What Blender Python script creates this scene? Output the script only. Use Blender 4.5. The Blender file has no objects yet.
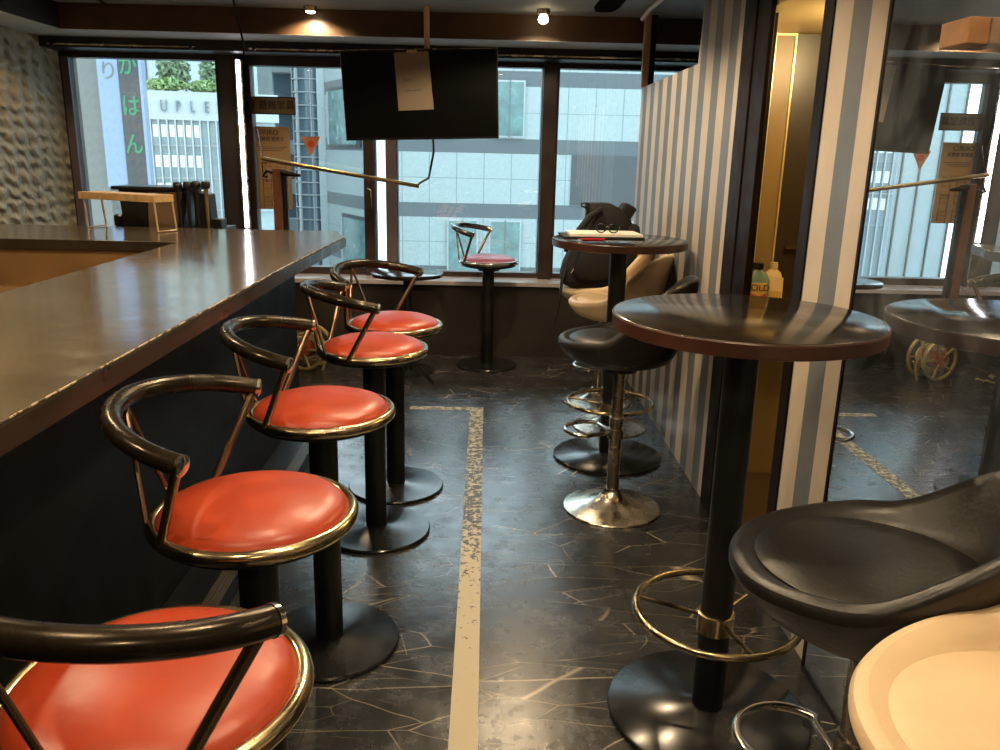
import bpy, bmesh, math, random
from mathutils import Vector, Matrix
random.seed(7)
S = bpy.context.scene
COL = S.collection
PI = math.pi

# ------------------------------------------------------------------ materials
def newmat(name):
    m = bpy.data.materials.new(name); m.use_nodes = True
    nt = m.node_tree; b = nt.nodes['Principled BSDF']
    return m, nt, b
def ramp(nt, fac, stops):
    r = nt.nodes.new('ShaderNodeValToRGB')
    e = r.color_ramp.elements
    while len(e) < len(stops): e.new(.5)
    for i, (p, c) in enumerate(stops):
        e[i].position = p; e[i].color = (c[0], c[1], c[2], 1) if hasattr(c, '__len__') else (c, c, c, 1)
    nt.links.new(fac, r.inputs[0]); return r
def math_(nt, op, a, b=None, c=None):
    n = nt.nodes.new('ShaderNodeMath'); n.operation = op
    for i, v in enumerate((a, b, c)):
        if v is None: continue
        if isinstance(v, (int, float)): n.inputs[i].default_value = v
        else: nt.links.new(v, n.inputs[i])
    return n.outputs[0]
def coords(nt, kind='Object', scale=(1, 1, 1), rot=(0, 0, 0)):
    t = nt.nodes.new('ShaderNodeTexCoord'); m = nt.nodes.new('ShaderNodeMapping')
    m.inputs['Scale'].default_value = scale; m.inputs['Rotation'].default_value = rot
    nt.links.new(t.outputs[kind], m.inputs[0]); return m.outputs[0]
def noise(nt, vec, scale, detail=3, rough=.5, dist=0):
    n = nt.nodes.new('ShaderNodeTexNoise')
    n.inputs['Scale'].default_value = scale; n.inputs['Detail'].default_value = detail
    n.inputs['Roughness'].default_value = rough; n.inputs['Distortion'].default_value = dist
    nt.links.new(vec, n.inputs['Vector']); return n.outputs[0]
def mixc(nt, fac, a, b):
    n = nt.nodes.new('ShaderNodeMix'); n.data_type = 'RGBA'
    if isinstance(fac, (int, float)): n.inputs[0].default_value = fac
    else: nt.links.new(fac, n.inputs[0])
    for i, v in ((6, a), (7, b)):
        if isinstance(v, tuple): n.inputs[i].default_value = (*v, 1)
        else: nt.links.new(v, n.inputs[i])
    return n.outputs[2]
def bump(nt, b, h, dist=.002, strength=1):
    n = nt.nodes.new('ShaderNodeBump'); n.inputs['Distance'].default_value = dist
    n.inputs['Strength'].default_value = strength
    nt.links.new(h, n.inputs['Height']); nt.links.new(n.outputs[0], b.inputs['Normal'])
def mat(name, col, rough=.5, metal=0, var=0, vscale=8, bmp=0, bscale=60, coat=0, spec=None, aniso=None):
    m, nt, b = newmat(name)
    b.inputs['Base Color'].default_value = (*col, 1)
    b.inputs['Roughness'].default_value = rough; b.inputs['Metallic'].default_value = metal
    if coat: b.inputs['Coat Weight'].default_value = coat; b.inputs['Coat Roughness'].default_value = .08
    if spec is not None: b.inputs['Specular IOR Level'].default_value = spec
    v = coords(nt)
    if var:
        f = noise(nt, v, vscale, 4)
        lo = tuple(c * (1 - var) for c in col); hi = tuple(min(1, c * (1 + var)) for c in col)
        r = ramp(nt, f, [(.3, lo), (.7, hi)]); nt.links.new(r.outputs[0], b.inputs['Base Color'])
        r2 = ramp(nt, f, [(.3, max(0, rough - .07)), (.7, min(1, rough + .1))]); nt.links.new(r2.outputs[0], b.inputs['Roughness'])
    if bmp: bump(nt, b, noise(nt, v, bscale, 3), bmp)
    return m
def emis(name, col, s):
    m, nt, b = newmat(name)
    b.inputs['Base Color'].default_value = (*col, 1); b.inputs['Emission Color'].default_value = (*col, 1)
    b.inputs['Emission Strength'].default_value = s
    return m
def sepxyz(nt, v):
    n = nt.nodes.new('ShaderNodeSeparateXYZ'); nt.links.new(v, n.inputs[0]); return n.outputs

M = {}
M['black'] = mat('black_satin_paint', (.0035, .0035, .0035), .42, var=.3)
M['nosing'] = mat('dull_nosing', (.09, .08, .065), .45, .6)
M['base_black'] = mat('black_base_plate', (.009, .0095, .010), .20, var=.3, vscale=5)
M['dark_tube'] = mat('dark_bronze_tube', (.030, .022, .013), .24, .65, var=.08, vscale=20)
M['bronze_post'] = mat('bronze_post', (.30, .20, .13), .25, .95)
M['warm_chrome'] = mat('warm_tinted_chrome', (.50, .40, .24), .2, 1, var=.15, vscale=15)  # chrome; warm lamp light on the stool rings is put into the tint
M['chrome'] = mat('chrome', (.62, .60, .56), .14, 1, var=.08)
M['chrome_worn'] = mat('worn_chrome', (.55, .50, .42), .24, 1, var=.25, vscale=14)
M['brass'] = mat('brass', (.62, .45, .2), .28, 1)
M['table_top'] = mat('dark_wood_laminate', (.015, .011, .008), .13, var=.25, vscale=6)
M['table_edge'] = mat('red_brown_edge', (.042, .016, .010), .35, var=.3)
M['dark_brown'] = mat('dark_brown_wood', (.009, .0045, .0025), .5, var=.4, vscale=12, spec=.15)
M['frame_brown'] = mat('window_frame_brown', (.034, .020, .017), .38, var=.2)
M['mauve'] = mat('mauve_jamb', (.13, .10, .11), .4)
M['beam'] = mat('beam_brown', (.075, .037, .016), .5, var=.25, vscale=4)
M['header'] = mat('header_dark', (.018, .010, .007), .45)
M['ceiling'] = mat('ceiling_grey_blue', (.25, .29, .31), .7, var=.1, vscale=2)
M['soffit'] = mat('soffit_grey', (.45, .48, .48), .6)
M['sill'] = mat('sill_pale', (.42, .38, .40), .3, var=.1)
M['dark_wall'] = mat('dark_wall_paint', (.022, .016, .011), .55, var=.3, vscale=3)
M['panel_black'] = mat('bar_front_black', (.004, .0037, .0033), .5, var=.3, vscale=4, spec=.25)
M['inner_wood'] = mat('inner_worktop_wood', (.17, .090, .030), .45, var=.2, vscale=5)
M['cream_leather'] = mat('cream_leatherette', (.60, .45, .28), .42, var=.1, vscale=7, bmp=.0008, bscale=90)
M['black_leather'] = mat('black_leatherette', (.0085, .0075, .006), .38, var=.25, vscale=7, bmp=.0008, bscale=90)
M['pink_seat'] = mat('pink_vinyl', (.30, .10, .17), .35, var=.1)
M['screen'] = mat('tv_black', (.003, .003, .003), .3, spec=.25)
M['paper'] = mat('paper', (.26, .20, .15), .8, var=.06)
M['white_paper'] = mat('white_paper', (.72, .68, .60), .7)
M['ink'] = mat('ink', (.06, .05, .05), .7)
M['orange_plate'] = mat('orange_tan_plate', (.30, .18, .07), .55, var=.1)
M['orange_tri'] = mat('orange_red_sticker', (.55, .22, .10), .6)
M['ink_dark'] = mat('dark_brown_print', (.05, .025, .015), .6)
M['pine'] = mat('pine_wood', (.60, .38, .17), .5, var=.2, vscale=25)
M['block'] = mat('orange_brown_wood', (.28, .13, .045), .5, var=.2, vscale=25)
M['blade'] = mat('matt_dark_blade', (.012, .008, .006), .95, spec=0)
M['wire'] = mat('pale_brass_wire', (.70, .52, .32), .35, .6)
M['tan_card'] = mat('tan_cardboard', (.22, .13, .07), .7, var=.1)
M['black_plastic'] = mat('black_plastic', (.008, .008, .009), .35)
M['fabric_black'] = mat('black_nylon', (.0035, .0035, .004), .75, var=.3, bmp=.002, bscale=120)
M['red_pen'] = mat('red_plastic', (.35, .02, .02), .3)
M['cream_cable'] = mat('cream_cable', (.55, .45, .26), .5)
M['reel_brass'] = mat('yellow_metal_reel', (.50, .38, .16), .4, .4)
M['reel_red'] = mat('red_reel_plate', (.45, .08, .03), .4)
M['green_plastic'] = mat('green_plastic', (.05, .30, .16), .4)
M['pole_wood'] = mat('brown_pole', (.62, .38, .24), .35, .2)
M['yellow_wall'] = mat('washroom_wall', (.26, .165, .05), .5, var=.1, vscale=3)
M['panel_light'] = mat('washroom_panel', (.24, .155, .055), .38)
M['panel_dark'] = mat('washroom_dark_panel', (.035, .024, .012), .35)
M['tile_brown'] = mat('washroom_floor', (.09, .055, .025), .4)
M['trim_gold'] = mat('pale_gold_trim', (.75, .58, .28), .3, .4)
M['edge_reflection'] = mat('blue_edge_reflection', (.22, .26, .30), .4)  # bluish reflection on the jamb edge put into its colour
M['teal_bottle'] = mat('grey_green_bottle', (.16, .24, .17), .25)
M['yellow_label'] = mat('yellow_label', (.70, .45, .10), .5)
M['red_label'] = mat('red_label', (.55, .06, .02), .5)
M['cream_bottle'] = mat('cream_bottle', (.75, .55, .25), .4)
M['pale_disc'] = mat('pale_blue_plastic', (.45, .50, .55), .15)
M['wood_post'] = mat('red_brown_post', (.13, .050, .025), .4, var=.2, vscale=20)

# striped wallpaper: cream and grey-blue vertical bands along Y
def stripes(name, y0, per=.2255, w=.5):
    m, nt, b = newmat(name)
    t = nt.nodes.new('ShaderNodeTexCoord'); x, y, z = sepxyz(nt, t.outputs['Object'])[:3]
    f = math_(nt, 'FRACT', math_(nt, 'DIVIDE', math_(nt, 'SUBTRACT', y, y0 - 20 * per), per))
    g = math_(nt, 'LESS_THAN', f, w)
    n = noise(nt, t.outputs['Object'], 6, 4)
    cr = ramp(nt, n, [(.3, (.47, .40, .32)), (.7, (.55, .47, .38))]); gr = ramp(nt, n, [(.3, (.12, .13, .14)), (.7, (.155, .165, .175))])
    nt.links.new(mixc(nt, g, cr.outputs[0], gr.outputs[0]), b.inputs['Base Color'])
    b.inputs['Roughness'].default_value = .42
    bump(nt, b, noise(nt, t.outputs['Object'], 150, 2), .0008)
    return m
M['stripe'] = stripes('striped_wallpaper', 3.339)
M['stripe_pier'] = stripes('striped_wallpaper_pier', 2.194)

# black marble-look vinyl with pale thin veins
def floor_mat():
    m, nt, b = newmat('black_marble_vinyl')
    v = coords(nt)
    warp = noise(nt, v, 1.3, 3, .6)
    def veins(rot, sc, width, maskscale, lo):
        c = coords(nt, rot=(0, 0, rot), scale=(1, 3.4, 1))
        w = nt.nodes.new('ShaderNodeVectorMath'); w.operation = 'ADD'
        nt.links.new(c, w.inputs[0])
        cn = nt.nodes.new('ShaderNodeCombineXYZ'); nt.links.new(math_(nt, 'MULTIPLY', warp, .22), cn.inputs[0]); nt.links.new(math_(nt, 'MULTIPLY', noise(nt, v, 2.1, 2), .22), cn.inputs[1])
        nt.links.new(cn.outputs[0], w.inputs[1])
        vo = nt.nodes.new('ShaderNodeTexVoronoi'); vo.feature = 'DISTANCE_TO_EDGE'; vo.inputs['Scale'].default_value = sc
        nt.links.new(w.outputs[0], vo.inputs['Vector'])
        line = ramp(nt, vo.outputs['Distance'], [(0, 1.), (width, 0.)])
        mk = ramp(nt, noise(nt, coords(nt, rot=(0, 0, rot + 1)), maskscale, 2), [(lo, 0.), (lo + .1, 1.)])
        return math_(nt, 'MULTIPLY', line.outputs[0], mk.outputs[0])
    a = veins(.6, 2.0, .0065, 2.4, .46); c = veins(-.7, 1.6, .0055, 2.0, .47); d = veins(1.5, 3.4, .008, 3.1, .52)
    vv = math_(nt, 'MAXIMUM', math_(nt, 'MAXIMUM', a, c), math_(nt, 'MULTIPLY', d, .6))
    n = noise(nt, v, 5, 6, .65)
    basec = ramp(nt, n, [(.3, (.012, .013, .014)), (.55, (.030, .031, .032)), (.8, (.075, .073, .068))])
    col = mixc(nt, math_(nt, 'MULTIPLY', vv, .85), basec.outputs[0], (.44, .38, .29))
    # tile joints every 0.93 m
    x, y, z = sepxyz(nt, v)[:3]
    jy = math_(nt, 'ABSOLUTE', math_(nt, 'SUBTRACT', math_(nt, 'FRACT', math_(nt, 'DIVIDE', math_(nt, 'ADD', y, 10 * .93 - .376 + .465), .93)), .5))
    jx = math_(nt, 'ABSOLUTE', math_(nt, 'SUBTRACT', math_(nt, 'FRACT', math_(nt, 'DIVIDE', math_(nt, 'ADD', x, 10.2), .93)), .5))
    j = math_(nt, 'LESS_THAN', math_(nt, 'MINIMUM', jy, jx), .0022)
    col = mixc(nt, math_(nt, 'MULTIPLY', j, .8), col, (.003, .003, .003))
    nt.links.new(col, b.inputs['Base Color'])
    rr = ramp(nt, noise(nt, v, 9, 6, .7), [(.3, .15), (.7, .33)]); nt.links.new(rr.outputs[0], b.inputs['Roughness']); b.inputs['Specular IOR Level'].default_value = .75
    bump(nt, b, noise(nt, v, 26, 5, .65), .0012)
    return m
M['floor'] = floor_mat()

def tape_mat():
    m, nt, b = newmat('worn_cream_tape')
    v = coords(nt)
    x, y, z = sepxyz(nt, v)[:3]
    n = noise(nt, v, 34, 6, .75)
    thr = ramp(nt, math_(nt, 'DIVIDE', y, 5), [(.40, .0), (.62, .20), (.95, .16)])   # worn harder towards the far end
    k = math_(nt, 'LESS_THAN', n, math_(nt, 'ADD', thr.outputs[0], .33))
    nt.links.new(mixc(nt, k, (.50, .44, .31), (.07, .065, .055)), b.inputs['Base Color'])
    b.inputs['Roughness'].default_value = .5
    return m
M['tape'] = tape_mat()

# beige relief wallpaper, repeated knot-like humps with dark pits
def relief_mat():
    m, nt, b = newmat('beige_relief_wallpaper')
    v = coords(nt)
    wv = nt.nodes.new('ShaderNodeVectorMath'); wv.operation = 'ADD'; nt.links.new(v, wv.inputs[0])
    cn = nt.nodes.new('ShaderNodeCombineXYZ'); nn = noise(nt, v, 9, 2)
    nt.links.new(math_(nt, 'MULTIPLY', nn, .13), cn.inputs[1]); nt.links.new(math_(nt, 'MULTIPLY', noise(nt, v, 7, 2), .11), cn.inputs[2])
    nt.links.new(cn.outputs[0], wv.inputs[1])
    x, y, z = sepxyz(nt, wv.outputs[0])[:3]
    k = 2 * PI / .30
    kz = 2 * PI / .17
    a = math_(nt, 'SINE', math_(nt, 'ADD', math_(nt, 'MULTIPLY', y, k), math_(nt, 'MULTIPLY', z, kz)))
    c = math_(nt, 'SINE', math_(nt, 'SUBTRACT', math_(nt, 'MULTIPLY', y, k), math_(nt, 'MULTIPLY', z, kz)))
    d = math_(nt, 'SINE', math_(nt, 'ADD', math_(nt, 'MULTIPLY', y, k * 2), math_(nt, 'MULTIPLY', z, kz * 2.0)))
    h = math_(nt, 'ADD', math_(nt, 'MULTIPLY', a, c), math_(nt, 'MULTIPLY', d, .45))
    h = math_(nt, 'ADD', h, math_(nt, 'MULTIPLY', noise(nt, v, 30, 3), .6))
    r = ramp(nt, math_(nt, 'MULTIPLY_ADD', h, .3, .5), [(.12, (.06, .045, .02)), (.32, (.25, .21, .13)), (.7, (.36, .31, .20))])
    nt.links.new(r.outputs[0], b.inputs['Base Color']); b.inputs['Roughness'].default_value = .55
    bump(nt, b, h, .012)
    return m
M['relief'] = relief_mat()

# worn satin laminate of the bar
def counter_mat():
    m, nt, b = newmat('bar_laminate')
    v = coords(nt, scale=(1, 1, 1))
    n = noise(nt, v, 3, 5, .6)
    r = ramp(nt, n, [(.3, (.085, .066, .044)), (.7, (.125, .098, .066))]); nt.links.new(r.outputs[0], b.inputs['Base Color'])
    rr = ramp(nt, noise(nt, v, 14, 5, .7), [(.3, .09), (.7, .18)]); nt.links.new(rr.outputs[0], b.inputs['Roughness']); b.inputs['Specular IOR Level'].default_value = 1
    bump(nt, b, noise(nt, v, 14, 3), .0005)
    return m
M['counter'] = counter_mat()
M['counter_edge'] = mat('bar_edge_band', (.020, .014, .009), .32, var=.25, vscale=9)

def worn(name, base, chip, sc, thr):
    m, nt, b = newmat(name)
    k = math_(nt, 'GREATER_THAN', noise(nt, coords(nt), sc, 3, .6), thr)
    nt.links.new(mixc(nt, k, base, chip), b.inputs['Base Color']); b.inputs['Roughness'].default_value = .35
    return m
M['worn_edge_highlight'] = worn('worn_bar_edge_highlight', (.06, .045, .028), (.45, .36, .22), 22, .5)  # pale chips plus the bar edge highlight, both painted in the colour
M['chipped'] = worn('chipped_rim', (.04, .016, .010), (.75, .68, .58), 42, .66)
def red_mat():
    m, nt, b = newmat('red_vinyl')
    v = coords(nt)
    r = ramp(nt, noise(nt, v, 5, 4, .6), [(.3, (.30, .031, .009)), (.7, (.42, .052, .015))]); nt.links.new(r.outputs[0], b.inputs['Base Color'])
    b.inputs['Roughness'].default_value = .36
    rr = ramp(nt, noise(nt, v, 12, 5), [(.3, .30), (.7, .44)]); nt.links.new(rr.outputs[0], b.inputs['Roughness'])
    bump(nt, b, noise(nt, v, 10, 3), .003)
    return m
M['red'] = red_mat()

def glass_mat():
    m = bpy.data.materials.new('window_glass'); m.use_nodes = True; nt = m.node_tree; nt.nodes.clear()
    o = nt.nodes.new('ShaderNodeOutputMaterial'); mx = nt.nodes.new('ShaderNodeMixShader')
    t = nt.nodes.new('ShaderNodeBsdfTransparent'); g = nt.nodes.new('ShaderNodeBsdfGlossy')
    t.inputs[0].default_value = (.90, .97, .96, 1); g.inputs['Roughness'].default_value = .01
    f = nt.nodes.new('ShaderNodeFresnel'); f.inputs[0].default_value = 1.6
    nt.links.new(math_(nt, 'MULTIPLY', f.outputs[0], 1.6), mx.inputs[0]); nt.links.new(t.outputs[0], mx.inputs[1]); nt.links.new(g.outputs[0], mx.inputs[2])
    nt.links.new(mx.outputs[0], o.inputs[0]); return m
M['glass'] = glass_mat()
def frosted_mat():
    m = bpy.data.materials.new('white_film_pane'); m.use_nodes = True; nt = m.node_tree; nt.nodes.clear()
    o = nt.nodes.new('ShaderNodeOutputMaterial'); mx = nt.nodes.new('ShaderNodeMixShader')
    t = nt.nodes.new('ShaderNodeBsdfTranslucent'); t.inputs[0].default_value = (.97, .97, 1, 1)
    g = nt.nodes.new('ShaderNodeBsdfTransparent'); mx.inputs[0].default_value = .25
    nt.links.new(t.outputs[0], mx.inputs[1]); nt.links.new(g.outputs[0], mx.inputs[2]); nt.links.new(mx.outputs[0], o.inputs[0]); return m
M['frosted'] = frosted_mat()
def mirror_mat():
    m = bpy.data.materials.new('smudged_mirror'); m.use_nodes = True; nt = m.node_tree; nt.nodes.clear()
    o = nt.nodes.new('ShaderNodeOutputMaterial'); mx = nt.nodes.new('ShaderNodeMixShader')
    g = nt.nodes.new('ShaderNodeBsdfGlossy'); g.inputs[0].default_value = (.80, .84, .86, 1); g.inputs['Roughness'].default_value = .0
    d = nt.nodes.new('ShaderNodeBsdfDiffuse'); d.inputs[0].default_value = (.36, .42, .48, 1)
    v = coords(nt, scale=(1, 1.6, .9))
    n = noise(nt, v, 3.2, 5, .62, .6)
    r = ramp(nt, n, [(.40, .03), (.72, .20)])
    nt.links.new(r.outputs[0], mx.inputs[0]); nt.links.new(g.outputs[0], mx.inputs[1]); nt.links.new(d.outputs[0], mx.inputs[2])
    nt.links.new(mx.outputs[0], o.inputs[0]); return m
M['mirror'] = mirror_mat()

# outdoors
def stone_mat(name, cw, x0, zs, dark=(.052, .066, .074), lite=(.195, .240, .246)):
    """pale stone panels with darker storey bands: grid of joints cw wide; zs = (band z, period, band height)"""
    m, nt, b = newmat(name)
    v = coords(nt); x, y, z = sepxyz(nt, v)[:3]
    zb, per, bh = zs
    f = math_(nt, 'FRACT', math_(nt, 'DIVIDE', math_(nt, 'SUBTRACT', z, zb - 20 * per), per))
    band = math_(nt, 'LESS_THAN', f, bh / per)
    fx = math_(nt, 'FRACT', math_(nt, 'DIVIDE', math_(nt, 'SUBTRACT', x, x0 - 50 * cw), cw))
    jx = math_(nt, 'LESS_THAN', fx, .028 / cw)
    mid = (bh + (per - bh) / 2) / per
    jz = math_(nt, 'LESS_THAN', math_(nt, 'ABSOLUTE', math_(nt, 'SUBTRACT', f, mid)), .012 / per)
    n = noise(nt, v, 9, 5, .7)
    pl = ramp(nt, n, [(.3, tuple(c * .9 for c in lite)), (.7, tuple(c * 1.12 for c in lite))])
    col = mixc(nt, math_(nt, 'MAXIMUM', jx, jz), pl.outputs[0], (.11, .14, .15))
    col = mixc(nt, band, col, dark)
    nt.links.new(col, b.inputs['Base Color']); b.inputs['Roughness'].default_value = .6
    return m
M['stone'] = stone_mat('stone_facade', .84, -.06, (-.50, 1.955, .44))
M['stone_side'] = stone_mat('stone_side', 50, 11, (-.50, 1.955, .44), dark=(.075, .09, .10))
M['slate'] = mat('slate_panel', (.028, .032, .036), .5, var=.2)
M['curtain'] = mat('teal_curtain_glass', (.055, .12, .12), .2, var=.35, vscale=3)
M['pale_stone'] = mat('pale_stone', (.26, .31, .32), .6, var=.05)
M['white_ext'] = mat('white_exterior', (.24, .27, .285), .6)
M['ext_grey'] = mat('grey_concrete', (.095, .096, .09), .8, var=.08)
M['ext_glass'] = mat('outdoor_glass', (.07, .105, .13), .15)
M['ext_blue'] = mat('blue_white_panel', (.12, .165, .25), .5)
M['ext_sign'] = mat('dark_grey_sign', (.014, .015, .018), .5)
M['green_text'] = mat('green_letters', (.008, .11, .045), .5)
M['facade_pale'] = mat('pale_facade_glass', (.17, .23, .25), .3, var=.15, vscale=2)
M['leaf'] = mat('leaves', (.17, .25, .10), .6, var=.4, vscale=6)
M['leaf_dark'] = mat('leaves_deep', (.14, .20, .12), .6, var=.4, vscale=6)
M['bright_white'] = mat('white_render', (.70, .72, .74), .6)
M['asphalt'] = mat('street', (.10, .10, .10), .8)
M['lamp_glow'] = emis('lamp_glow', (1, .80, .52), 14)
M['bulb_glow'] = emis('bulb_glow', (1, .74, .42), 12)
M['tube_glow'] = emis('tube_glow', (.93, .93, 1), 9)

# ------------------------------------------------------------------ mesh helpers
class MB:
    def __init__(s): s.v = []; s.f = []; s.mi = []; s.mats = []
    def _add(s, vs, fs, mi=0):
        o = len(s.v); s.v += [tuple(p) for p in vs]; s.f += [tuple(i + o for i in f) for f in fs]; s.mi += [mi] * len(fs)
    def box(s, x0, x1, y0, y1, z0, z1, mi=0):
        s._add([(x0, y0, z0), (x1, y0, z0), (x1, y1, z0), (x0, y1, z0), (x0, y0, z1), (x1, y0, z1), (x1, y1, z1), (x0, y1, z1)],
               [(0, 3, 2, 1), (4, 5, 6, 7), (0, 1, 5, 4), (1, 2, 6, 5), (2, 3, 7, 6), (3, 0, 4, 7)], mi)
        return s
    def prism(s, poly, z0, z1, mi=0):
        n = len(poly)
        s._add([(x, y, z0) for x, y in poly] + [(x, y, z1) for x, y in poly],
               [tuple(range(n - 1, -1, -1)), tuple(range(n, 2 * n))] + [(i, (i + 1) % n, n + (i + 1) % n, n + i) for i in range(n)], mi)
        return s
    def prism_ax(s, poly, a0, a1, ax='x', mi=0):
        """polygon extruded along x (poly in y,z) or y (poly in x,z)"""
        n = len(poly)
        P = (lambda a, p: (a, p[0], p[1])) if ax == 'x' else (lambda a, p: (p[0], a, p[1]))
        s._add([P(a0, p) for p in poly] + [P(a1, p) for p in poly],
               [tuple(range(n - 1, -1, -1)), tuple(range(n, 2 * n))] + [(i, (i + 1) % n, n + (i + 1) % n, n + i) for i in range(n)], mi)
        return s
    def lathe(s, prof, n=48, c=(0, 0, 0), mi=0):
        """profile [(r,z)...] bottom to top, closed at r=0 ends by caps"""
        vs = []; fs = []
        for r, z in prof:
            for i in range(n):
                a = 2 * PI * i / n; vs.append((c[0] + r * math.cos(a), c[1] + r * math.sin(a), c[2] + z))
        for j in range(len(prof) - 1):
            for i in range(n):
                k = (i + 1) % n; fs.append((j * n + i, j * n + k, (j + 1) * n + k, (j + 1) * n + i))
        fs.append(tuple(range(n - 1, -1, -1))); fs.append(tuple(range((len(prof) - 1) * n, len(prof) * n)))
        s._add(vs, fs, mi); return s
    def torus(s, R, r, c=(0, 0, 0), n=64, k=12, mi=0, sx=1, sy=1, sz=1):
        vs = []; fs = []
        for i in range(n):
            a = 2 * PI * i / n
            for j in range(k):
                b = 2 * PI * j / k; q = R + r * math.cos(b)
                vs.append((c[0] + q * math.cos(a) * sx, c[1] + q * math.sin(a) * sy, c[2] + r * math.sin(b) * sz))
        for i in range(n):
            for j in range(k):
                fs.append((i * k + j, ((i + 1) % n) * k + j, ((i + 1) % n) * k + (j + 1) % k, i * k + (j + 1) % k))
        s._add(vs, fs, mi); return s
    def tube(s, pts, r, k=10, closed=False, mi=0):
        P = [Vector(p) for p in pts]; n = len(P)
        rs = r if isinstance(r, (list, tuple)) else [r] * n
        T = []
        for i in range(n):
            a = P[(i - 1) % n] if (closed or i > 0) else P[i]; b = P[(i + 1) % n] if (closed or i < n - 1) else P[i]
            T.append((b - a).normalized())
        up = Vector((0, 0, 1)) if abs(T[0].z) < .9 else Vector((1, 0, 0))
        N = (up - T[0] * up.dot(T[0])).normalized(); vs = []
        for i in range(n):
            N = (N - T[i] * N.dot(T[i])).normalized(); B = T[i].cross(N)
            for j in range(k):
                a = 2 * PI * j / k; vs.append(P[i] + (N * math.cos(a) + B * math.sin(a)) * rs[i])
        fs = []
        for i in range(n if closed else n - 1):
            i2 = (i + 1) % n
            for j in range(k): fs.append((i * k + j, i * k + (j + 1) % k, i2 * k + (j + 1) % k, i2 * k + j))
        if not closed: fs += [tuple(range(k - 1, -1, -1)), tuple(range((n - 1) * k, n * k))]
        s._add(vs, fs, mi); return s
    def xf(s, mt):
        s.v = [tuple(mt @ Vector(p)) for p in s.v]; return s
    def build(s, name, mats, parent=None, smooth=False, bevel=0, subsurf=0, origin=None):
        me = bpy.data.meshes.new(name)
        vs = s.v
        if origin: vs = [(a - origin[0], b - origin[1], c - origin[2]) for a, b, c in vs]
        me.from_pydata(vs, [], s.f)
        for m in (mats if isinstance(mats, (list, tuple)) else [mats]): me.materials.append(m)
        for p, i in zip(me.polygons, s.mi): p.material_index = i
        bm = bmesh.new(); bm.from_mesh(me); bmesh.ops.recalc_face_normals(bm, faces=bm.faces)
        if bevel: bmesh.ops.bevel(bm, geom=list(bm.edges), offset=bevel, segments=2, affect='EDGES', profile=.5)
        if smooth:
            for f in bm.faces: f.smooth = True
            for e in bm.edges:
                if len(e.link_faces) == 2 and e.calc_face_angle(0) > .7: e.smooth = False
        bm.to_mesh(me); bm.free()
        o = bpy.data.objects.new(name, me); COL.objects.link(o)
        if origin: o.location = origin
        if parent: o.parent = parent
        if subsurf:
            md = o.modifiers.new('Subdivision', 'SUBSURF'); md.levels = md.render_levels = subsurf
        return o
def tag(o, label, cat, group=None, kind=None):
    if label: o['label'] = label
    if cat: o['category'] = cat
    if group: o['group'] = group
    if kind: o['kind'] = kind
    return o
def thing(name, label, cat, loc=(0, 0, 0), rz=0, group=None):
    o = bpy.data.objects.new(name, None); COL.objects.link(o); o.empty_display_size = .05
    o.location = loc; o.rotation_euler = (0, 0, rz); return tag(o, label, cat, group)
def struct(name, mb, m, parent=None, **k):
    o = mb.build(name, m, parent, **k)
    if not parent: o['kind'] = 'structure'
    return o
def kids(o): return [c for c in bpy.data.objects if c.parent == o]
def dup(root, loc, rz, label, group=None):
    r = root.copy(); COL.objects.link(r); r.location = loc; r.rotation_euler = (0, 0, rz); r['label'] = label
    if group: r['group'] = group
    for ch in kids(root):
        c = ch.copy(); COL.objects.link(c); c.parent = r
        for g in kids(ch):
            d = g.copy(); COL.objects.link(d); d.parent = c
    return r
def text(name, body, size, m, parent, loc, rot, extrude=.0006, align='CENTER', sx=1, spacing=1, bold=0):
    c = bpy.data.curves.new(name, 'FONT'); c.body = body; c.size = size; c.extrude = extrude
    c.offset = bold; c.align_x = align; c.align_y = 'CENTER'; c.space_line = spacing
    t = bpy.data.objects.new('tmp', c); COL.objects.link(t); bpy.context.view_layer.update()
    me = bpy.data.meshes.new_from_object(t); bpy.data.objects.remove(t)
    me.materials.clear(); me.materials.append(m)
    o = bpy.data.objects.new(name, me); COL.objects.link(o); o.parent = parent; o.location = loc; o.rotation_euler = rot; o.scale = (sx, 1, 1)
    return o
def arc(R, a0, a1, n, c=(0, 0), z=0):
    return [(c[0] + R * math.cos(a0 + (a1 - a0) * i / (n - 1)), c[1] + R * math.sin(a0 + (a1 - a0) * i / (n - 1)), z) for i in range(n)]

WX = .957       # right wall face
GY = 6.05       # glass plane
CZ = 2.25       # ceiling
XL = -2.91      # left wall

# ------------------------------------------------------------------ room shell
struct('floor', MB().box(-3.1, 2.4, -2.3, 6.1, -.1, 0), M['floor'])
struct('ceiling', MB().box(-3.1, 2.4, -2.3, 6.2, CZ, CZ + .1), M['ceiling'])
struct('wall_left', MB().box(XL - .12, XL, -2.3, 5.98, 0, 2.1), M['relief'])
struct('wall_back', MB().box(-3.1, 2.4, -2.4, -2.3, 0, CZ), M['dark_wall'])
struct('wall_far', MB().box(-3.1, 2.4, 5.80, 6.16, 0, .52), M['dark_wall'])
struct('trim_1', MB().box(-3.1, 2.4, 5.76, 6.12, .52, .55), M['sill'], bevel=.003)
struct('trim_2', MB().box(-3.1, 2.4, 5.40, 6.18, 2.103, CZ), M['beam'])
struct('trim_3', MB().box(-3.1, 2.4, 5.402, 5.98, 2.10, 2.103), M['soffit'])
struct('trim_4', MB().box(-3.1, -2.60, -2.3, 5.40, 2.103, CZ), M['header'])
struct('trim_5', MB().box(-3.1, -2.602, -2.3, 5.40, 2.10, 2.103), M['soffit'])
struct('trim_6', MB().box(-3.1, 2.4, 5.74, 6.16, 2.035, 2.10), M['header'])
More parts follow.
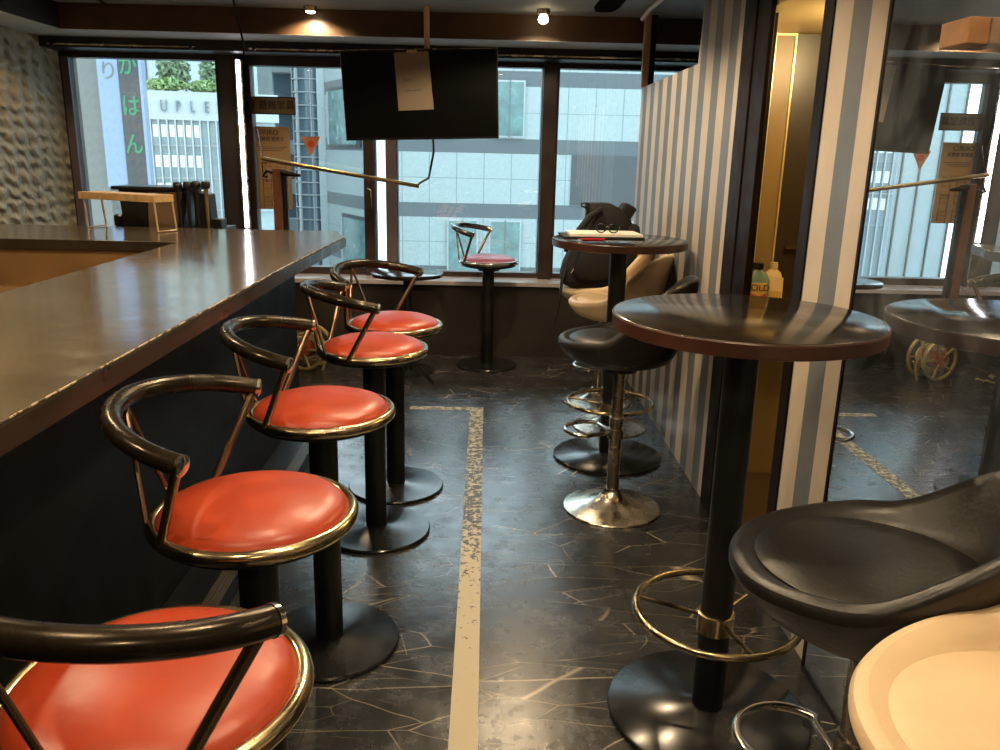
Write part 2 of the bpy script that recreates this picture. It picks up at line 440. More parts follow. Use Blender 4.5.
# right side: low striped partition, tall striped wall with a step, door frame, pier, mirror
struct('wall_right', MB().prism_ax([(3.25, 0), (5.33, 0), (5.33, 1.838), (3.945, 1.838), (3.88, CZ), (3.25, CZ)], WX, WX + .07, 'x'), M['stripe'])
struct('wall_right_pier', MB().box(WX, WX + .10, 2.068, 2.425, 0, CZ), M['stripe_pier'])
struct('wall_right_mirrored', MB().box(WX + .012, WX + .1, -2.3, 2.062, 0, CZ), M['dark_wall'])
struct('wall_right_outer', MB().box(2.3, 2.4, -2.3, 6.1, 0, CZ), M['dark_wall'])
t = thing('door_1', 'dark wooden door frame between striped wall and striped pier', 'door frame', (WX, 3.1, 0)); t['kind'] = 'structure'
o = MB().box(WX - .012, WX + .07, 3.105, 3.245, 0, CZ).build('jamb', M['dark_brown'], t, bevel=.003, origin=(0, 0, 0)); o.location = (-WX, -3.1, 0)
o = MB().box(WX - .006, WX + .012, 2.962, 3.102, 0, CZ).build('jamb', M['dark_brown'], t, bevel=.003); o.location = (-WX, -3.1, 0)
o = MB().box(WX - .004, WX + .08, 2.428, 2.50, 0, CZ).build('jamb', M['dark_brown'], t, bevel=.003); o.location = (-WX, -3.1, 0)
o = MB().box(WX + .08, WX + .092, 2.47, 2.506, 0, CZ).build('edge_strip', M['edge_reflection'], t); o.location = (-WX, -3.1, 0)
# washroom beyond the doorway
struct('wall_washroom', MB().box(.972, 2.3, 3.58, 3.66, 0, CZ), M['yellow_wall'])
struct('floor_washroom', MB().box(.972, 2.3, 2.0, 3.58, 0, .004), M['tile_brown'])
struct('ceiling_washroom', MB().box(.972, 2.3, 2.0, 3.58, 1.925, 1.96), M['cream_bottle'])
struct('wall_washroom_side', MB().box(1.06, 2.3, 1.92, 2.0, 0, CZ), M['yellow_wall'])
def rel(mb, name, m, par, **k):
    o = mb.build(name, m, par, **k); o.location = tuple(-c for c in par.location); return o
pn = thing('door_2', 'tall yellow lacquered leaf and dark leaf seen through the doorway', 'door', (1.21, 3.57, 0)); pn['kind'] = 'structure'
rel(MB().box(1.172, 1.252, 3.555, 3.578, .822, 1.92), 'light_leaf', M['panel_light'], pn)
rel(MB().box(1.168, 1.175, 3.548, 3.578, .822, 1.922), 'edging', M['trim_gold'], pn)
rel(MB().box(1.252, 1.259, 3.548, 3.578, .822, 1.922), 'edging', M['trim_gold'], pn)
rel(MB().box(1.175, 1.252, 3.548, 3.578, 1.913, 1.922), 'edging', M['trim_gold'], pn)
rel(MB().box(1.262, 1.9, 3.552, 3.578, .822, 1.92), 'dark_leaf', M['panel_dark'], pn)
rel(MB().box(1.30, 1.365, 3.53, 3.552, 1.055, 1.064), 'handle', M['chrome'], pn)
struct('trim_7', MB().box(1.04, 2.0, 3.40, 3.578, .79, .82), M['yellow_wall'])

# mirror
mr = thing('wall_mirror', 'large smudged wall mirror beside the striped pier, reflecting the window', 'mirror', (WX, 1.0, 0))
rel(MB().box(WX - .012, WX + .010, -2.2, 2.055, .012, CZ - .01), 'mirror_glass', M['mirror'], mr)
rel(MB().box(WX - .015, WX + .01, 2.055, 2.068, 0, CZ), 'edge_strip', M['dark_brown'], mr)
rel(MB().box(WX - .018, WX + .01, -2.2, 2.055, 0, .012), 'bottom_channel', M['base_black'], mr)

# ------------------------------------------------------------------ window wall
def window(name, x0, x1, label, zb=.55, zt=2.035, fl=.03, fr=.03, fb=.035, ft=.03, pane='glass', fm='frame_brown', y=GY):
    w = thing(name, label, 'window', ((x0 + x1) / 2, y, zb)); w['kind'] = 'structure'
    mb = MB()
    mb.box(x0, x0 + fl, y - .05, y + .05, zb, zt); mb.box(x1 - fr, x1, y - .05, y + .05, zb, zt)
    mb.box(x0 + fl, x1 - fr, y - .05, y + .05, zb, zb + fb); mb.box(x0 + fl, x1 - fr, y - .05, y + .05, zt - ft, zt)
    rel(mb, 'window_frame', M[fm], w)
    rel(MB().box(x0 + fl, x1 - fr, y - .003, y + .003, zb + fb, zt - ft), 'pane', M[pane], w)
    return w
w1 = window('window_1', -2.92, -1.835, 'left window above the bar corner', fl=.07, ft=.035)
rel(MB().box(-2.90, -2.85, GY - .07, GY - .05, .55, 2.0), 'mauve_jamb', M['mauve'], w1)
window('window_2', -1.66, -.86, 'middle window with orange notices', fl=.03, fr=.005, ft=.06, fb=.05)
window('window_3', -.785, -.705, 'narrow clear pane made bright by the added white column', fl=.004, fr=.004, fb=.02)  # clear glass; its white comes from the column added outside
window('window_4', -.63, .39, 'window behind the pink stool', fl=.005, fr=.005)
window('window_5', .485, 2.3, 'right window behind the backpack', fl=.02)
def post(name, x0, x1, m='frame_brown', y0=5.96, y1=6.12):
    return struct(name, MB().box(x0, x1, y0, y1, .55, 2.04), M[m], bevel=.004)
post('trim_8', -1.841, -1.66, 'header')
post('trim_9', -.86, -.785); post('trim_10', -.705, -.63, 'mauve')
post('trim_11', .39, .485, y0=5.94)
struct('trim_12', MB().box(-3.1, -2.90, 5.98, 6.16, .55, 2.1), M['header'])
# latch
la = thing('window_latch', 'small metal window latch on the brown stile beside the white strip', 'latch', (-.822, 5.955, 1.1))
rel(MB().box(-.838, -.812, 5.945, 5.96, .98, 1.22), 'plate', M['frame_brown'], la, bevel=.003)
rel(MB().tube([(-.825, 5.95, 1.03), (-.825, 5.91, 1.03), (-.80, 5.90, 1.04), (-.80, 5.90, 1.16), (-.825, 5.91, 1.17), (-.825, 5.95, 1.17)], .007, 8), 'grip', M['chrome'], la, smooth=True)
# tube lamp on the post
tl = thing('tube_lamp', 'thin vertical lit tube lamp fixed to the dark window post', 'lamp', (-1.69, 5.945, .87))
rel(MB().box(-1.715, -1.665, 5.935, 5.96, .55, 2.02), 'backing', M['chrome_worn'], tl)
rel(MB().tube([(-1.69, 5.925, .88), (-1.69, 5.925, 2.0)], .011, 10), 'tube', M['tube_glow'], tl, smooth=True)
rel(MB().box(-1.71, -1.67, 5.91, 5.94, 2.0, 2.03), 'cap', M['black_plastic'], tl, bevel=.003)
# cords & curtain rails
tag(MB().tube([(-1.42, 4.95, 2.25), (-1.435, 5.05, 2.19), (-1.47, 5.30, 2.05), (-1.49, 5.38, 1.98)], .006, 8).build('hanging_cord', M['dark_brown'], smooth=True),
    'brown cord hanging from the ceiling above the tube lamp', 'cord')
for (x0, x1, lb) in ((-2.85, -1.9, 'thin metal curtain rail above the left window'), (-1.55, -.9, 'thin metal curtain rail left of the television'), (-.1, 2.2, 'long thin metal curtain rail above the right windows')):
    r = thing('curtain_rail', lb, 'curtain rail', ((x0 + x1) / 2, 5.72, 2.05), 0, 'curtain rails over the windows')
    rel(MB().tube([(x0, 5.72, 2.05), (x1, 5.72, 2.052)], .006, 8), 'rail', M['chrome_worn'], r, smooth=True)
    for xx in (x0 + .03, x1 - .03): rel(MB().box(xx - .008, xx + .008, 5.71, 5.742, 2.04, 2.075), 'bracket', M['black_plastic'], r)

# ------------------------------------------------------------------ notices on the window
def notice(name, label, cat, x0, x1, z0, z1, m):
    n = thing(name, label, cat, ((x0 + x1) / 2, GY - .006, (z0 + z1) / 2))
    rel(MB().box(x0, x1, GY - .008, GY - .004, z0, z1), 'sheet', M[m], n); return n
RX = (PI / 2, 0, 0)
n = notice('notice_plate', 'tan plate with large dark characters stuck high on the middle window', 'sign', -1.632, -1.335, 1.657, 1.776, 'orange_plate')
text('lettering', '避難器具', .066, M['ink_dark'], n, (.016, -.003, 0), RX, sx=.96, bold=.0005)
rel(MB().box(-1.632, -1.335, GY - .0095, GY - .008, 1.768, 1.776), 'border', M['ink_dark'], n)
rel(MB().box(-1.632, -1.335, GY - .0095, GY - .008, 1.657, 1.665), 'border', M['ink_dark'], n)
n = notice('instruction_poster', 'tall tan instruction poster with rows of print below the plate', 'poster', -1.626, -1.385, 1.005, 1.576, 'orange_plate')
text('lettering', 'ORIRO', .048, M['ink_dark'], n, (-.035, -.003, .245), RX, extrude=.001, sx=1.05, bold=.0005)
text('lettering', '避難梯 使用法', .033, M['ink_dark'], n, (-.015, -.003, .200), RX, extrude=.001, sx=.9, bold=.0003)
mb = MB()
for i in range(3): mb.box(-1.605, -1.41 - .02 * i, GY - .0095, GY - .008, 1.435 - i * .012, 1.439 - i * .012)
rel(mb, 'small_print', M['ink_dark'], n)
mb = MB()
for i in range(2):
    for j in range(3):
        x, z = -1.59 + i * .105, 1.33 - j * .12
        mb.box(x, x + .004, GY - .0095, GY - .008, z - .07, z + .02); mb.box(x + .06, x + .064, GY - .0095, GY - .008, z - .07, z + .02)
        for q in range(3): mb.box(x, x + .064, GY - .0095, GY - .008, z - .06 + q * .03, z - .057 + q * .03)
        mb.lathe([(.012, 0), (.012, .001)], 10, (x + .03, GY - .009, z + .0))
mb.box(-1.59, -1.42, GY - .0095, GY - .008, 1.20, 1.203); mb.box(-1.59, -1.586, GY - .0095, GY - .008, 1.01, 1.35); mb.box(-1.485, -1.481, GY - .0095, GY - .008, 1.01, 1.35)
rel(mb, 'diagram', M['wood_post'], n)
n = thing('triangle_sticker', 'orange downward triangle sticker on the middle window', 'sticker', (-1.238, GY - .006, 1.44))
rel(MB().prism_ax([(-1.308, 1.513), (-1.168, 1.516), (-1.243, 1.378)], GY - .008, GY - .004, 'y'), 'sheet', M['orange_tri'], n)
rel(MB().prism_ax([(-1.238 + .024 * math.cos(a * PI / 8), 1.465 + .024 * math.sin(a * PI / 8)) for a in range(16)], GY - .0095, GY - .008, 'y'), 'emblem', M['red_label'], n)

# brown post and brass rod in front of the middle window
p = thing('wooden_post', 'brown upright post with a latch in front of the middle window', 'post', (-1.355, 5.6, 0))
rel(MB().box(-1.405, -1.345, 5.57, 5.63, 0, 1.300), 'post', M['wood_post'], p, bevel=.004)
rel(MB().box(-1.345, -1.312, 5.58, 5.62, 0, 1.292), 'side_rail', M['black'], p, bevel=.003)
rel(MB().tube([(-1.40, 5.565, 1.27), (-1.435, 5.56, 1.285), (-1.46, 5.56, 1.25), (-1.43, 5.56, 1.245)], .011, 8), 'catch', M['dark_brown'], p, smooth=True)
rel(MB().tube([(-1.34, 5.565, 1.28), (-1.30, 5.55, 1.27), (-1.24, 5.54, 1.262), (-1.21, 5.54, 1.26)], [.016, .018, .012, .009], 8), 'handle', M['dark_brown'], p, smooth=True)
tag(MB().tube([(-1.472, 5.58, 1.362), (-.441, 5.62, 1.205)], .014, 10).build('brass_rod', M['brass'], smooth=True),
    'long brass rod lying slanted across the top of the brown post', 'rod')
tag(MB().tube([(-1.465, 5.58, 1.368), (-1.50, 5.70, 1.43), (-1.56, 5.86, 1.55)], .004, 6).build('black_string', M['black_plastic'], smooth=True),
    'thin black string tied to the left end of the brass rod', 'string')

# ------------------------------------------------------------------ television
TY = 5.2
def tvp(x, z): return x * TY / 5.0, 1.42 + (z - 1.42) * TY / 5.0
cx, cz = tvp(-.38, 1.742)
tv = thing('television', 'wide black flat television hanging from a ceiling pole before the windows', 'television', (cx, TY, cz))
tv.rotation_euler = (math.radians(5), math.radians(-2.1), 0)
W_, H_ = .465, .256
MB().box(-W_, W_, -.02, .02, -H_, H_).build('bezel', M['black_plastic'], tv, bevel=.005)
MB().box(-W_ + .01, W_ - .01, -.022, -.0195, -H_ + .016, H_ - .01).build('screen', M['screen'], tv)
MB().box(-.25, .25, .02, .055, -.18, .12).build('rear_housing', M['black_plastic'], tv, bevel=.01)
MB().box(-W_, W_, -.012, .012, H_, H_ + .004).build('top_strip', M['chrome_worn'], tv)
mt = MB(); mt.box(.0, .09, .055, .10, -.1, .12); mt.build('wall_bracket', M['chrome_worn'], tv)
poleb = MB().tube([(.035, .085, .05), (.035 + .018, .05, H_ + .30)], .017, 14).build('ceiling_pole', M['pole_wood'], tv, smooth=True)
n = thing('paper_sign', 'beige paper sheet taped to the middle of the television', 'paper', (cx - .045, TY - .03, cz + .07)); n.rotation_euler = (math.radians(5), math.radians(-2.1), 0)
mb = MB()
P = [(-.105, .165), (.098, .172), (.118, -.155), (-.094, -.160)]
mb.prism_ax(P, -.0012, .0, 'y'); o = mb.build('sheet', M['paper'], n)
rnd = random.Random(3)
for (z, x0, k, hgt) in ((.10, -.075, 6, .022), (.012, -.055, 3, .018), (-.045, -.045, 7, .012)):
    mb = MB()
    for i in range(k):
        x = x0 + i * hgt * 1.15
        pts = [(x + (rnd.random() - .5) * hgt * .9, -.002, z + (rnd.random() - .5) * hgt) for _ in range(6)]
        if i: pts[0] = last
        mb.tube(pts, .0006, 4); last = pts[-1]
    mb.build('handwriting', M['ink'], n)
MB().box(-.03, .03, -.002, -.0005, .165, .18).build('tape', M['trim_gold'], n)
kx, kz = tvp(-.31, 1.488)
tag(MB().tube([(kx, TY - .0, kz + .01), (kx + .004, TY, kz - .06), (kx - .02, TY + .05, kz - .17), (kx - .04, TY + .2, kz - .225), (-.42, 5.55, 1.235), (-.445, 5.60, 1.218)], .007, 8).build('television_cable', M['black_plastic'], smooth=True),
    'black cable hanging from the television down to the brass rod end', 'cable')

# ------------------------------------------------------------------ ceiling items
def spot(x, y, z, tx, ty, e, ang, blend=.6, col=(1, .75, .46), size=.03):
    L = bpy.data.lights.new('spot_light', 'SPOT'); L.energy = e; L.spot_size = math.radians(ang); L.spot_blend = blend; L.color = col; L.shadow_soft_size = size
    o = bpy.data.objects.new('spot_light', L); COL.objects.link(o); o.location = (x, y, z)
    d = Vector((tx - x, ty - y, -z if True else 0)); o.rotation_euler = d.to_track_quat('-Z', 'Y').to_euler(); return o
for (x, y, m, lb, e) in ((-1.06, 5.30, 'lamp_glow', 'small lit ceiling spotlight left of the television', 22), (.325, 5.19, 'bulb_glow', 'small lit ceiling bulb right of the television', 16)):
    lp = thing('ceiling_spotlight', lb, 'lamp', (x, y, 2.25))
    MB().lathe([(.040, 0), (.040, -.012), (.030, -.030)], 24).build('housing', M['chrome_worn'], lp, smooth=True)
    if m == 'lamp_glow': MB().lathe([(.028, -.031), (.026, -.036), (.012, -.040)], 20).build('lens', M[m], lp, smooth=True)
    else: MB().lathe([(.010, -.031), (.026, -.040), (.031, -.056), (.026, -.072), (.010, -.082)], 20).build('bulb', M[m], lp, smooth=True)
    spot(x, y, 2.20 if m == 'lamp_glow' else 2.165, x, y + .35, e, 150, .5, size=.02)
SPOTS = [(-.55, .55, 50), (-.35, 1.75, 50), (-.30, 3.0, 45), (.30, 1.05, 58), (.15, 2.85, 75), (-1.9, 1.0, 65), (-1.9, 2.8, 65), (.20, 4.35, 80), (-2.3, 4.6, 40), (.2, -.9, 50)]
names = ['over the nearest red stool', 'over the second red stool', 'over the far red stools', 'over the black swivel stool', 'over the near round table', 'over the inside of the bar',
         'over the middle of the bar', 'over the far round table', 'by the relief wallpaper', 'behind the viewer']
for (x, y, e), nm in zip(SPOTS, names):
    lp = thing('ceiling_downlight', 'round ceiling downlight ' + nm, 'lamp', (x, y, CZ), 0, 'ceiling downlights')
    MB().torus(.045, .008, (0, 0, -.004), 28, 8, sz=.6).build('rim', M['chrome_worn'], lp, smooth=True)
    MB().lathe([(.038, -.003), (.038, -.001)], 24).build('lens', M['bulb_glow'], lp)
    spot(x, y, CZ - .02, x, y, e * .58, 146, .25)
L = bpy.data.lights.new('washroom_light', 'POINT'); L.energy = 13; L.color = (1, .74, .36); L.shadow_soft_size = .05
o = bpy.data.objects.new('washroom_light', L); COL.objects.link(o); o.location = (1.40, 2.95, 1.84)
lp = thing('washroom_lamp', 'washroom ceiling lamp beyond the doorway', 'lamp', (1.60, 2.75, 1.925))
MB().lathe([(.05, 0), (.06, -.03), (.04, -.06)], 24).build('shade', M['bulb_glow'], lp, smooth=True)

fan = thing('ceiling_fan', 'dark ceiling fan whose blade tip shows at the top of the picture', 'fan', (.62, 3.85, 2.285))
MB().lathe([(.05, 0), (.05, -.04), (.02, -.05), (.02, -.08), (.09, -.09), (.09, -.13), (.03, -.15)], 28).build('motor', M['dark_brown'], fan, smooth=True)
for k in range(4):
    a = math.radians(90 + 90 * k)
    mb = MB().prism([(.09, -.03), (.30, -.062), (.78, -.066), (.90, -.045), (.92, .0), (.90, .045), (.78, .066), (.30, .062), (.09, .03)], -.112, -.106)
    mb.xf(Matrix.Rotation(a, 4, 'Z')); mb.build('blade', M['blade'], fan, bevel=.001)
tag(MB().tube([(.915, 5.22, 2.215), (.915, 5.0, 2.235), (.925, 4.4, 2.236), (.925, 3.0, 2.236)], .013, 10).build('ceiling_pipe', M['bright_white'], smooth=True),
    'pale grey pipe running along the ceiling above the striped partition', 'pipe')
tag(MB().tube([(-2.285, 5.36, 2.235), (-2.21, 4.95, 2.236), (-2.15, 4.5, 2.238)], .010, 8).build('ceiling_pipe', M['chrome'], smooth=True),
    'short thin metal pipe on the ceiling near the left window', 'pipe')
pp = thing('partition_post', 'brown square post from partition top to the ceiling', 'post', (.975, 5.30, 1.838))
rel(MB().box(.945, .985, 5.285, 5.325, 1.838, 2.25), 'post', M['pole_wood'], pp, bevel=.003)
rel(MB().box(.985, 1.02, 5.29, 5.325, 1.838, 2.25), 'dark_side', M['dark_brown'], pp, bevel=.003)

# ------------------------------------------------------------------ bar counter
bar = thing('bar_counter', 'long L-shaped bar counter with worn brown glossy top and black front', 'bar counter', (-.95, 2.0, 0))
top = [(-.757, -1.2), (-.752, 1.23), (-.742, 3.1), (-.712, 4.215), (-.80, 4.51), (-2.905, 4.52), (-2.905, 3.82), (-1.41, 3.82), (-1.395, -1.2)]
o = rel(MB().prism(top, .952, 1.0), 'worktop', [M['counter'], M['counter_edge']], bar, bevel=.003)
for p_ in o.data.polygons:
    if abs(p_.normal.z) < .5: p_.material_index = 1
rel(MB().prism([(-.7505, -1.2), (-.7455, 1.23), (-.7355, 3.1), (-.7055, 4.225), (-.712, 4.215), (-.742, 3.1), (-.752, 1.23), (-.757, -1.2)], .950, .994), 'edge_band', M['counter_edge'], bar)
rel(MB().tube([(-.7555, -1.2, .9985), (-.7515, 1.23, .9985), (-.7415, 3.1, .9985), (-.7125, 4.21, .9985)], .0022, 6), 'worn_edge_highlight', M['worn_edge_highlight'], bar)
rel(MB().box(-1.30, -.95, -1.2, 4.12, 0, .951), 'front_panel', M['panel_black'], bar)
rel(MB().box(-2.9, -.96, 3.90, 4.12, 0, .951), 'end_panel', M['panel_black'], bar)
rel(MB().box(-.95, -.80, -1.2, 4.10, 0, .085), 'plinth', M['panel_black'], bar, bevel=.003)
mb = MB(); mb.box(-.835, -.785, -1.2, 4.10, .085, .092)
for k in range(4): mb.box(-.831 + k * .012, -.826 + k * .012, -1.2, 4.10, .092, .095)
rel(mb, 'ribbed_nosing', M['nosing'], bar)
rel(MB().box(-2.2, -1.31, -1.2, 3.90, .76, .80), 'inner_worktop', M['inner_wood'], bar, bevel=.003)
rel(MB().box(-2.15, -1.31, -1.2, 3.88, 0, .76), 'inner_cabinet', M['dark_wall'], bar)
rel(MB().box(-2.9, -1.31, 3.835, 3.90, .76, .951), 'inner_panel', M['inner_wood'], bar)
rel(MB().box(-2.9, -2.25, 3.6, 3.835, .76, .80), 'inner_shelf', M['inner_wood'], bar)
struct('floor_inner', MB().box(XL, -2.2, -1.2, 3.60, .70, .76), M['inner_wood'])['kind'] = 'structure'

# ------------------------------------------------------------------ red bar stools
def make_stool(label, seatmat, ringmat, tubemat):
    t = thing('bar_stool', label, 'bar stool')
    MB().lathe([(.196, 0), (.205, .002), (.207, .009), (.203, .014), (.06, .019), (.045, .024)], 64).build('base_plate', M['base_black'], t, smooth=True)
    MB().lathe([(.040, .018), (.040, .66), (.075, .664), (.075, .672)], 32).build('pole', M['black'], t, smooth=True)
    MB().lathe([(.075, .672), (.17, .692), (.184, .698), (.184, .712)], 48).build('seat_pan', M['black'], t, smooth=True)
    MB().torus(.190, .0135, (0, 0, .722), 72, 14, sz=1.1).build('seat_ring', ringmat, t, smooth=True)
    MB().lathe([(.172, .715), (.182, .728), (.180, .737), (.168, .748), (.14, .758), (.10, .766), (.05, .770), (.01, .771)], 64).build('seat_cushion', seatmat, t, smooth=True)
    # U-shaped back tube; open side faces +X
    Phi = 1.383; a_, b_ = .229, .238; ze, za = .916, .956; pts = []
    for i in range(41):
        q = -Phi + 2 * Phi * i / 40
        pts.append((-(a_ * math.cos(q)) - .008, b_ * math.sin(q), ze + (za - ze) * (math.cos(q) - math.cos(Phi)) / (1 - math.cos(Phi))))
    bt = MB().tube(pts, .0188, 14).build('back_tube', tubemat, t, smooth=True)
    for s, pt in ((-1, pts[0]), (1, pts[-1])):
        p1 = Vector(pt); d = (p1 - Vector(pts[1] if s < 0 else pts[-2])).normalized()
        e0 = p1 + d * .001; e1 = p1 + d * .008
        MB().tube([e0, e1, p1 + d * .012], [.0198, .0198, .013], 14)  .build('end_cap', M['chrome'], bt, smooth=True)
        q = 2.30
        lo = (.196 * math.cos(q), s * .196 * math.sin(q), .722)
        MB().tube([p1 + Vector((0, 0, .006)), lo], .0090, 10).build('arm_post', M['bronze_post'], t, smooth=True)
    top_ = (-(a_) - .004, 0, za - .012)
    for s in (-1, 1):
        MB().tube([top_, (-.187, s * .065, .724)], .0052, 8).build('back_rod', M['bronze_post'], t, smooth=True)
    return t
g = 'red bar stools along the counter'
s0 = make_stool('red-seated bar stool farthest along the counter, nearest the cord reel', M['red'], M['warm_chrome'], M['dark_tube'])
s0['group'] = g; s0.location = (-.370, 3.365, 0); s0.rotation_euler = (0, 0, math.radians(-34.3))
dup(s0, (-.400, 2.929, 0), math.radians(23.3), 'red-seated bar stool with arms turned to the window, fourth from the viewer', g)
dup(s0, (-.442, 2.174, 0), math.radians(4.7), 'red-seated bar stool in the middle of the row of five', g)
dup(s0, (-.445, 1.503, 0), math.radians(0), 'red-seated bar stool with a dark shadow on its rim, second from the viewer', g)
dup(s0, (-.424, .948, 0), math.radians(66.4), 'nearest red bar stool, cut off at the bottom left, its back tube crossing the seat', g)
s1 = make_stool('pink-seated bar stool standing alone in front of the window', M['pink_seat'], M['chrome'], mat('dark_chrome_tube', (.16, .16, .16), .2, .9))
s1.location = (.032, 5.537, 0); s1.rotation_euler = (0, 0, math.radians(-15))

# ------------------------------------------------------------------ round tables
def round_table(label, loc, h, ring=.29):
    t = thing('round_table', label, 'table', loc)
    MB().lathe([(.250, 0), (.262, .002), (.263, .010), (.257, .015), (.06, .020), (.045, .026)], 72).build('base_plate', M['base_black'], t, smooth=True)
    MB().lathe([(.040, .020), (.040, h - .06), (.040, h - .036)], 32).build('pole', M['black'], t, smooth=True)
    MB().lathe([(.14, h - .05), (.14, h - .036)], 32).build('mounting_plate', M['black'], t)
    tp = MB().lathe([(.285, h - .036), (.300, h - .036), (.306, h - .002), (.302, h)], 96).build('tabletop', M['table_top'], t, smooth=True)
    MB().lathe([(.3005, h - .0365), (.307, h - .034), (.3095, h - .005), (.3070, h - .0015)], 96).build('edge_band', M['table_edge'], tp, smooth=True)
    MB().torus(.3068, .0016, (0, 0, h - .0028), 160, 6).build('chipped_rim', M['chipped'], tp, smooth=True)
    fr = MB().torus(.205, .0095, (0, 0, ring), 72, 12).build('foot_ring', M['warm_chrome'], t, smooth=True)
    MB().lathe([(.041, ring - .055), (.047, ring - .053), (.047, ring - .002), (.041, ring)], 32).build('collar', M['warm_chrome'], fr, smooth=True)
    for k in range(3):
        a = math.radians(150 + 120 * k + 10)
        MB().tube([(.045 * math.cos(a), .045 * math.sin(a), ring - .015), (.2 * math.cos(a), .2 * math.sin(a), ring)], .0055, 8).build('spoke', M['warm_chrome'], fr, smooth=True)
    return t
round_table('near round dark table with chipped red-brown edge beside the mirror', (.612, 1.865, 0), 1.073, .30)
round_table('far round dark table holding a folder and red pen', (.620, 3.775, 0), 1.060, .28)
wt = thing('side_table', 'small round dark table seen edge-on below the window', 'table', (-.50, 5.36, 0))
MB().lathe([(.17, 0), (.18, .003), (.17, .01), (.03, .014)], 40).build('base_plate', M['base_black'], wt, smooth=True)
MB().lathe([(.028, .012), (.028, .64)], 24).build('pole', M['black'], wt, smooth=True)
MB().lathe([(.225, .64), (.235, .642), (.235, .662), (.23, .665)], 64).build('tabletop', M['table_top'], wt, smooth=True)

# ------------------------------------------------------------------ swivel bucket stools
def bucket_mesh(z0=.70, hb=.25, seam=False):
    """one closed shell: dished seat whose rim rises at the back; front faces +X"""
    n = 72; rows = []
    for i in range(n):
        a = 2 * PI * i / n                      # 0 = front
        c = math.cos(a)
        back = max(0, min(1, (.15 - c) / 1.10)); back = back * back * (3 - 2 * back)   # 0 front .. 1 back
        side = max(0, min(1, (.9 - c) / .9)); side = side * side * (3 - 2 * side)
        rr = .243 + .004 * (abs(math.sin(a)) ** 2) + .037 * back
        if c > 0: rr += .006 * c
        zr = z0 + .012 + .026 * side + (hb - .015) * back ** 1.1
        th = .034 - .012 * back
        prof = [(.0, z0 + .004), (.10, z0 + .002), (.165, z0 + .002), (.185 + .01 * back, z0 + .004 + .03 * back)]
        k = .45; prof.append((prof[-1][0] * (1 - k) + (rr - th) * k - .012 * back, (z0 + .005) * (1 - k) + zr * k - .018 * back))
        prof += [(rr - th * 1.2, zr - .002), (rr - th * .5, zr + .010), (rr, zr + .002), (rr + .008, zr - .018)]
        zl = z0 - .055
        k = .5; prof.append(((rr + .006) * (1 - k) + .20 * k + .004, (zr - .03) * (1 - k) + zl * k))
        prof += [(.215, zl), (.178, zl - .022), (.10, zl - .032), (.0, zl - .032)]
        rows.append([(r * math.cos(a), r * math.sin(a), z) for r, z in prof])
    mb = MB(); m = len(rows[0]); vs = []
    for r in rows: vs += r[1:-1]
    q = m - 2; fs = []
    for i in range(n):
        i2 = (i + 1) % n
        for j in range(q - 1): fs.append((i * q + j, i * q + j + 1, i2 * q + j + 1, i2 * q + j))
    ct = len(vs); vs += [rows[0][0], rows[0][-1]]
    for i in range(n):
        i2 = (i + 1) % n; fs += [(ct, i * q, i2 * q), (ct + 1, i2 * q + q - 1, i * q + q - 1)]
    mb._add(vs, fs); return mb
def make_bucket(label, leather, z0=.70, hb=.25, loopdir=0, loopz=.33):
    t = thing('swivel_stool', label, 'swivel stool')
    MB().lathe([(.195, 0), (.203, .003), (.200, .008), (.165, .017), (.11, .030), (.065, .050), (.040, .075), (.036, .09)], 64).build('base_plate', M['chrome_worn'], t, smooth=True)
    MB().lathe([(.026, .085), (.026, .36), (.030, .362), (.030, .40), (.024, .402), (.024, z0 - .11)], 28).build('pole', M['chrome_worn'], t, smooth=True)
    MB().lathe([(.07, z0 - .115), (.075, z0 - .10), (.075, z0 - .08)], 28).build('seat_mount', M['black'], t, smooth=True)
    pts = [(.025, .014, loopz), (.09, .075, loopz)] + [(.115 + .098 * math.cos(a), .098 * math.sin(a), loopz) for a in [math.radians(100 - 200 * i / 16) for i in range(17)]] + [(.09, -.075, loopz), (.025, -.014, loopz)]
    lp = MB().tube(pts, .0095, 10).xf(Matrix.Rotation(loopdir, 4, 'Z')).build('footrest_loop', M['chrome'], t, smooth=True)
    MB().lathe([(.028, loopz - .022), (.035, loopz - .02), (.035, loopz + .02), (.028, loopz + .022)], 24).build('collar', M['chrome_worn'], lp, smooth=True)
    sh = bucket_mesh(z0, hb).build('seat_shell', leather, t, smooth=True, subsurf=1)
    MB().lathe([(.150, z0 - .004), (.178, z0 + .002), (.183, z0 + .012), (.172, z0 + .020), (.12, z0 + .026), (.05, z0 + .029), (.01, z0 + .03)], 56).xf(Matrix.Translation((.012, 0, 0)) @ Matrix.Diagonal((1.08, 1, 1, 1))).build('seat_pad', leather, sh, smooth=True)
    return t
def place(t, x, y, deg): t.location = (x, y, 0); t.rotation_euler = (0, 0, math.radians(deg)); return t
g = 'swivel bucket stools round the tables'
b0 = place(make_bucket('large black leather swivel stool in the right foreground beside the mirror', M['black_leather'], .733, .17, math.radians(-10)), .695, 1.275, 147); b0['group'] = g
b1 = place(make_bucket('dark grey-black swivel stool with chrome trumpet base between the two round tables', M['black_leather'], .712, .24), .552, 3.17, 158); b1['group'] = g
c0 = place(make_bucket('cream leather swivel stool cut off at the bottom right corner', M['cream_leather'], .775, .22), .695, .775, 172); c0['group'] = g
c2 = place(make_bucket('cream leather swivel stool directly behind the far round table', M['cream_leather'], .682, .24), .700, 4.245, 158); c2['group'] = g
dup(c2, (.690, 4.70, 0), math.radians(178), 'cream leather swivel stool by the window, holding the black backpack', g)

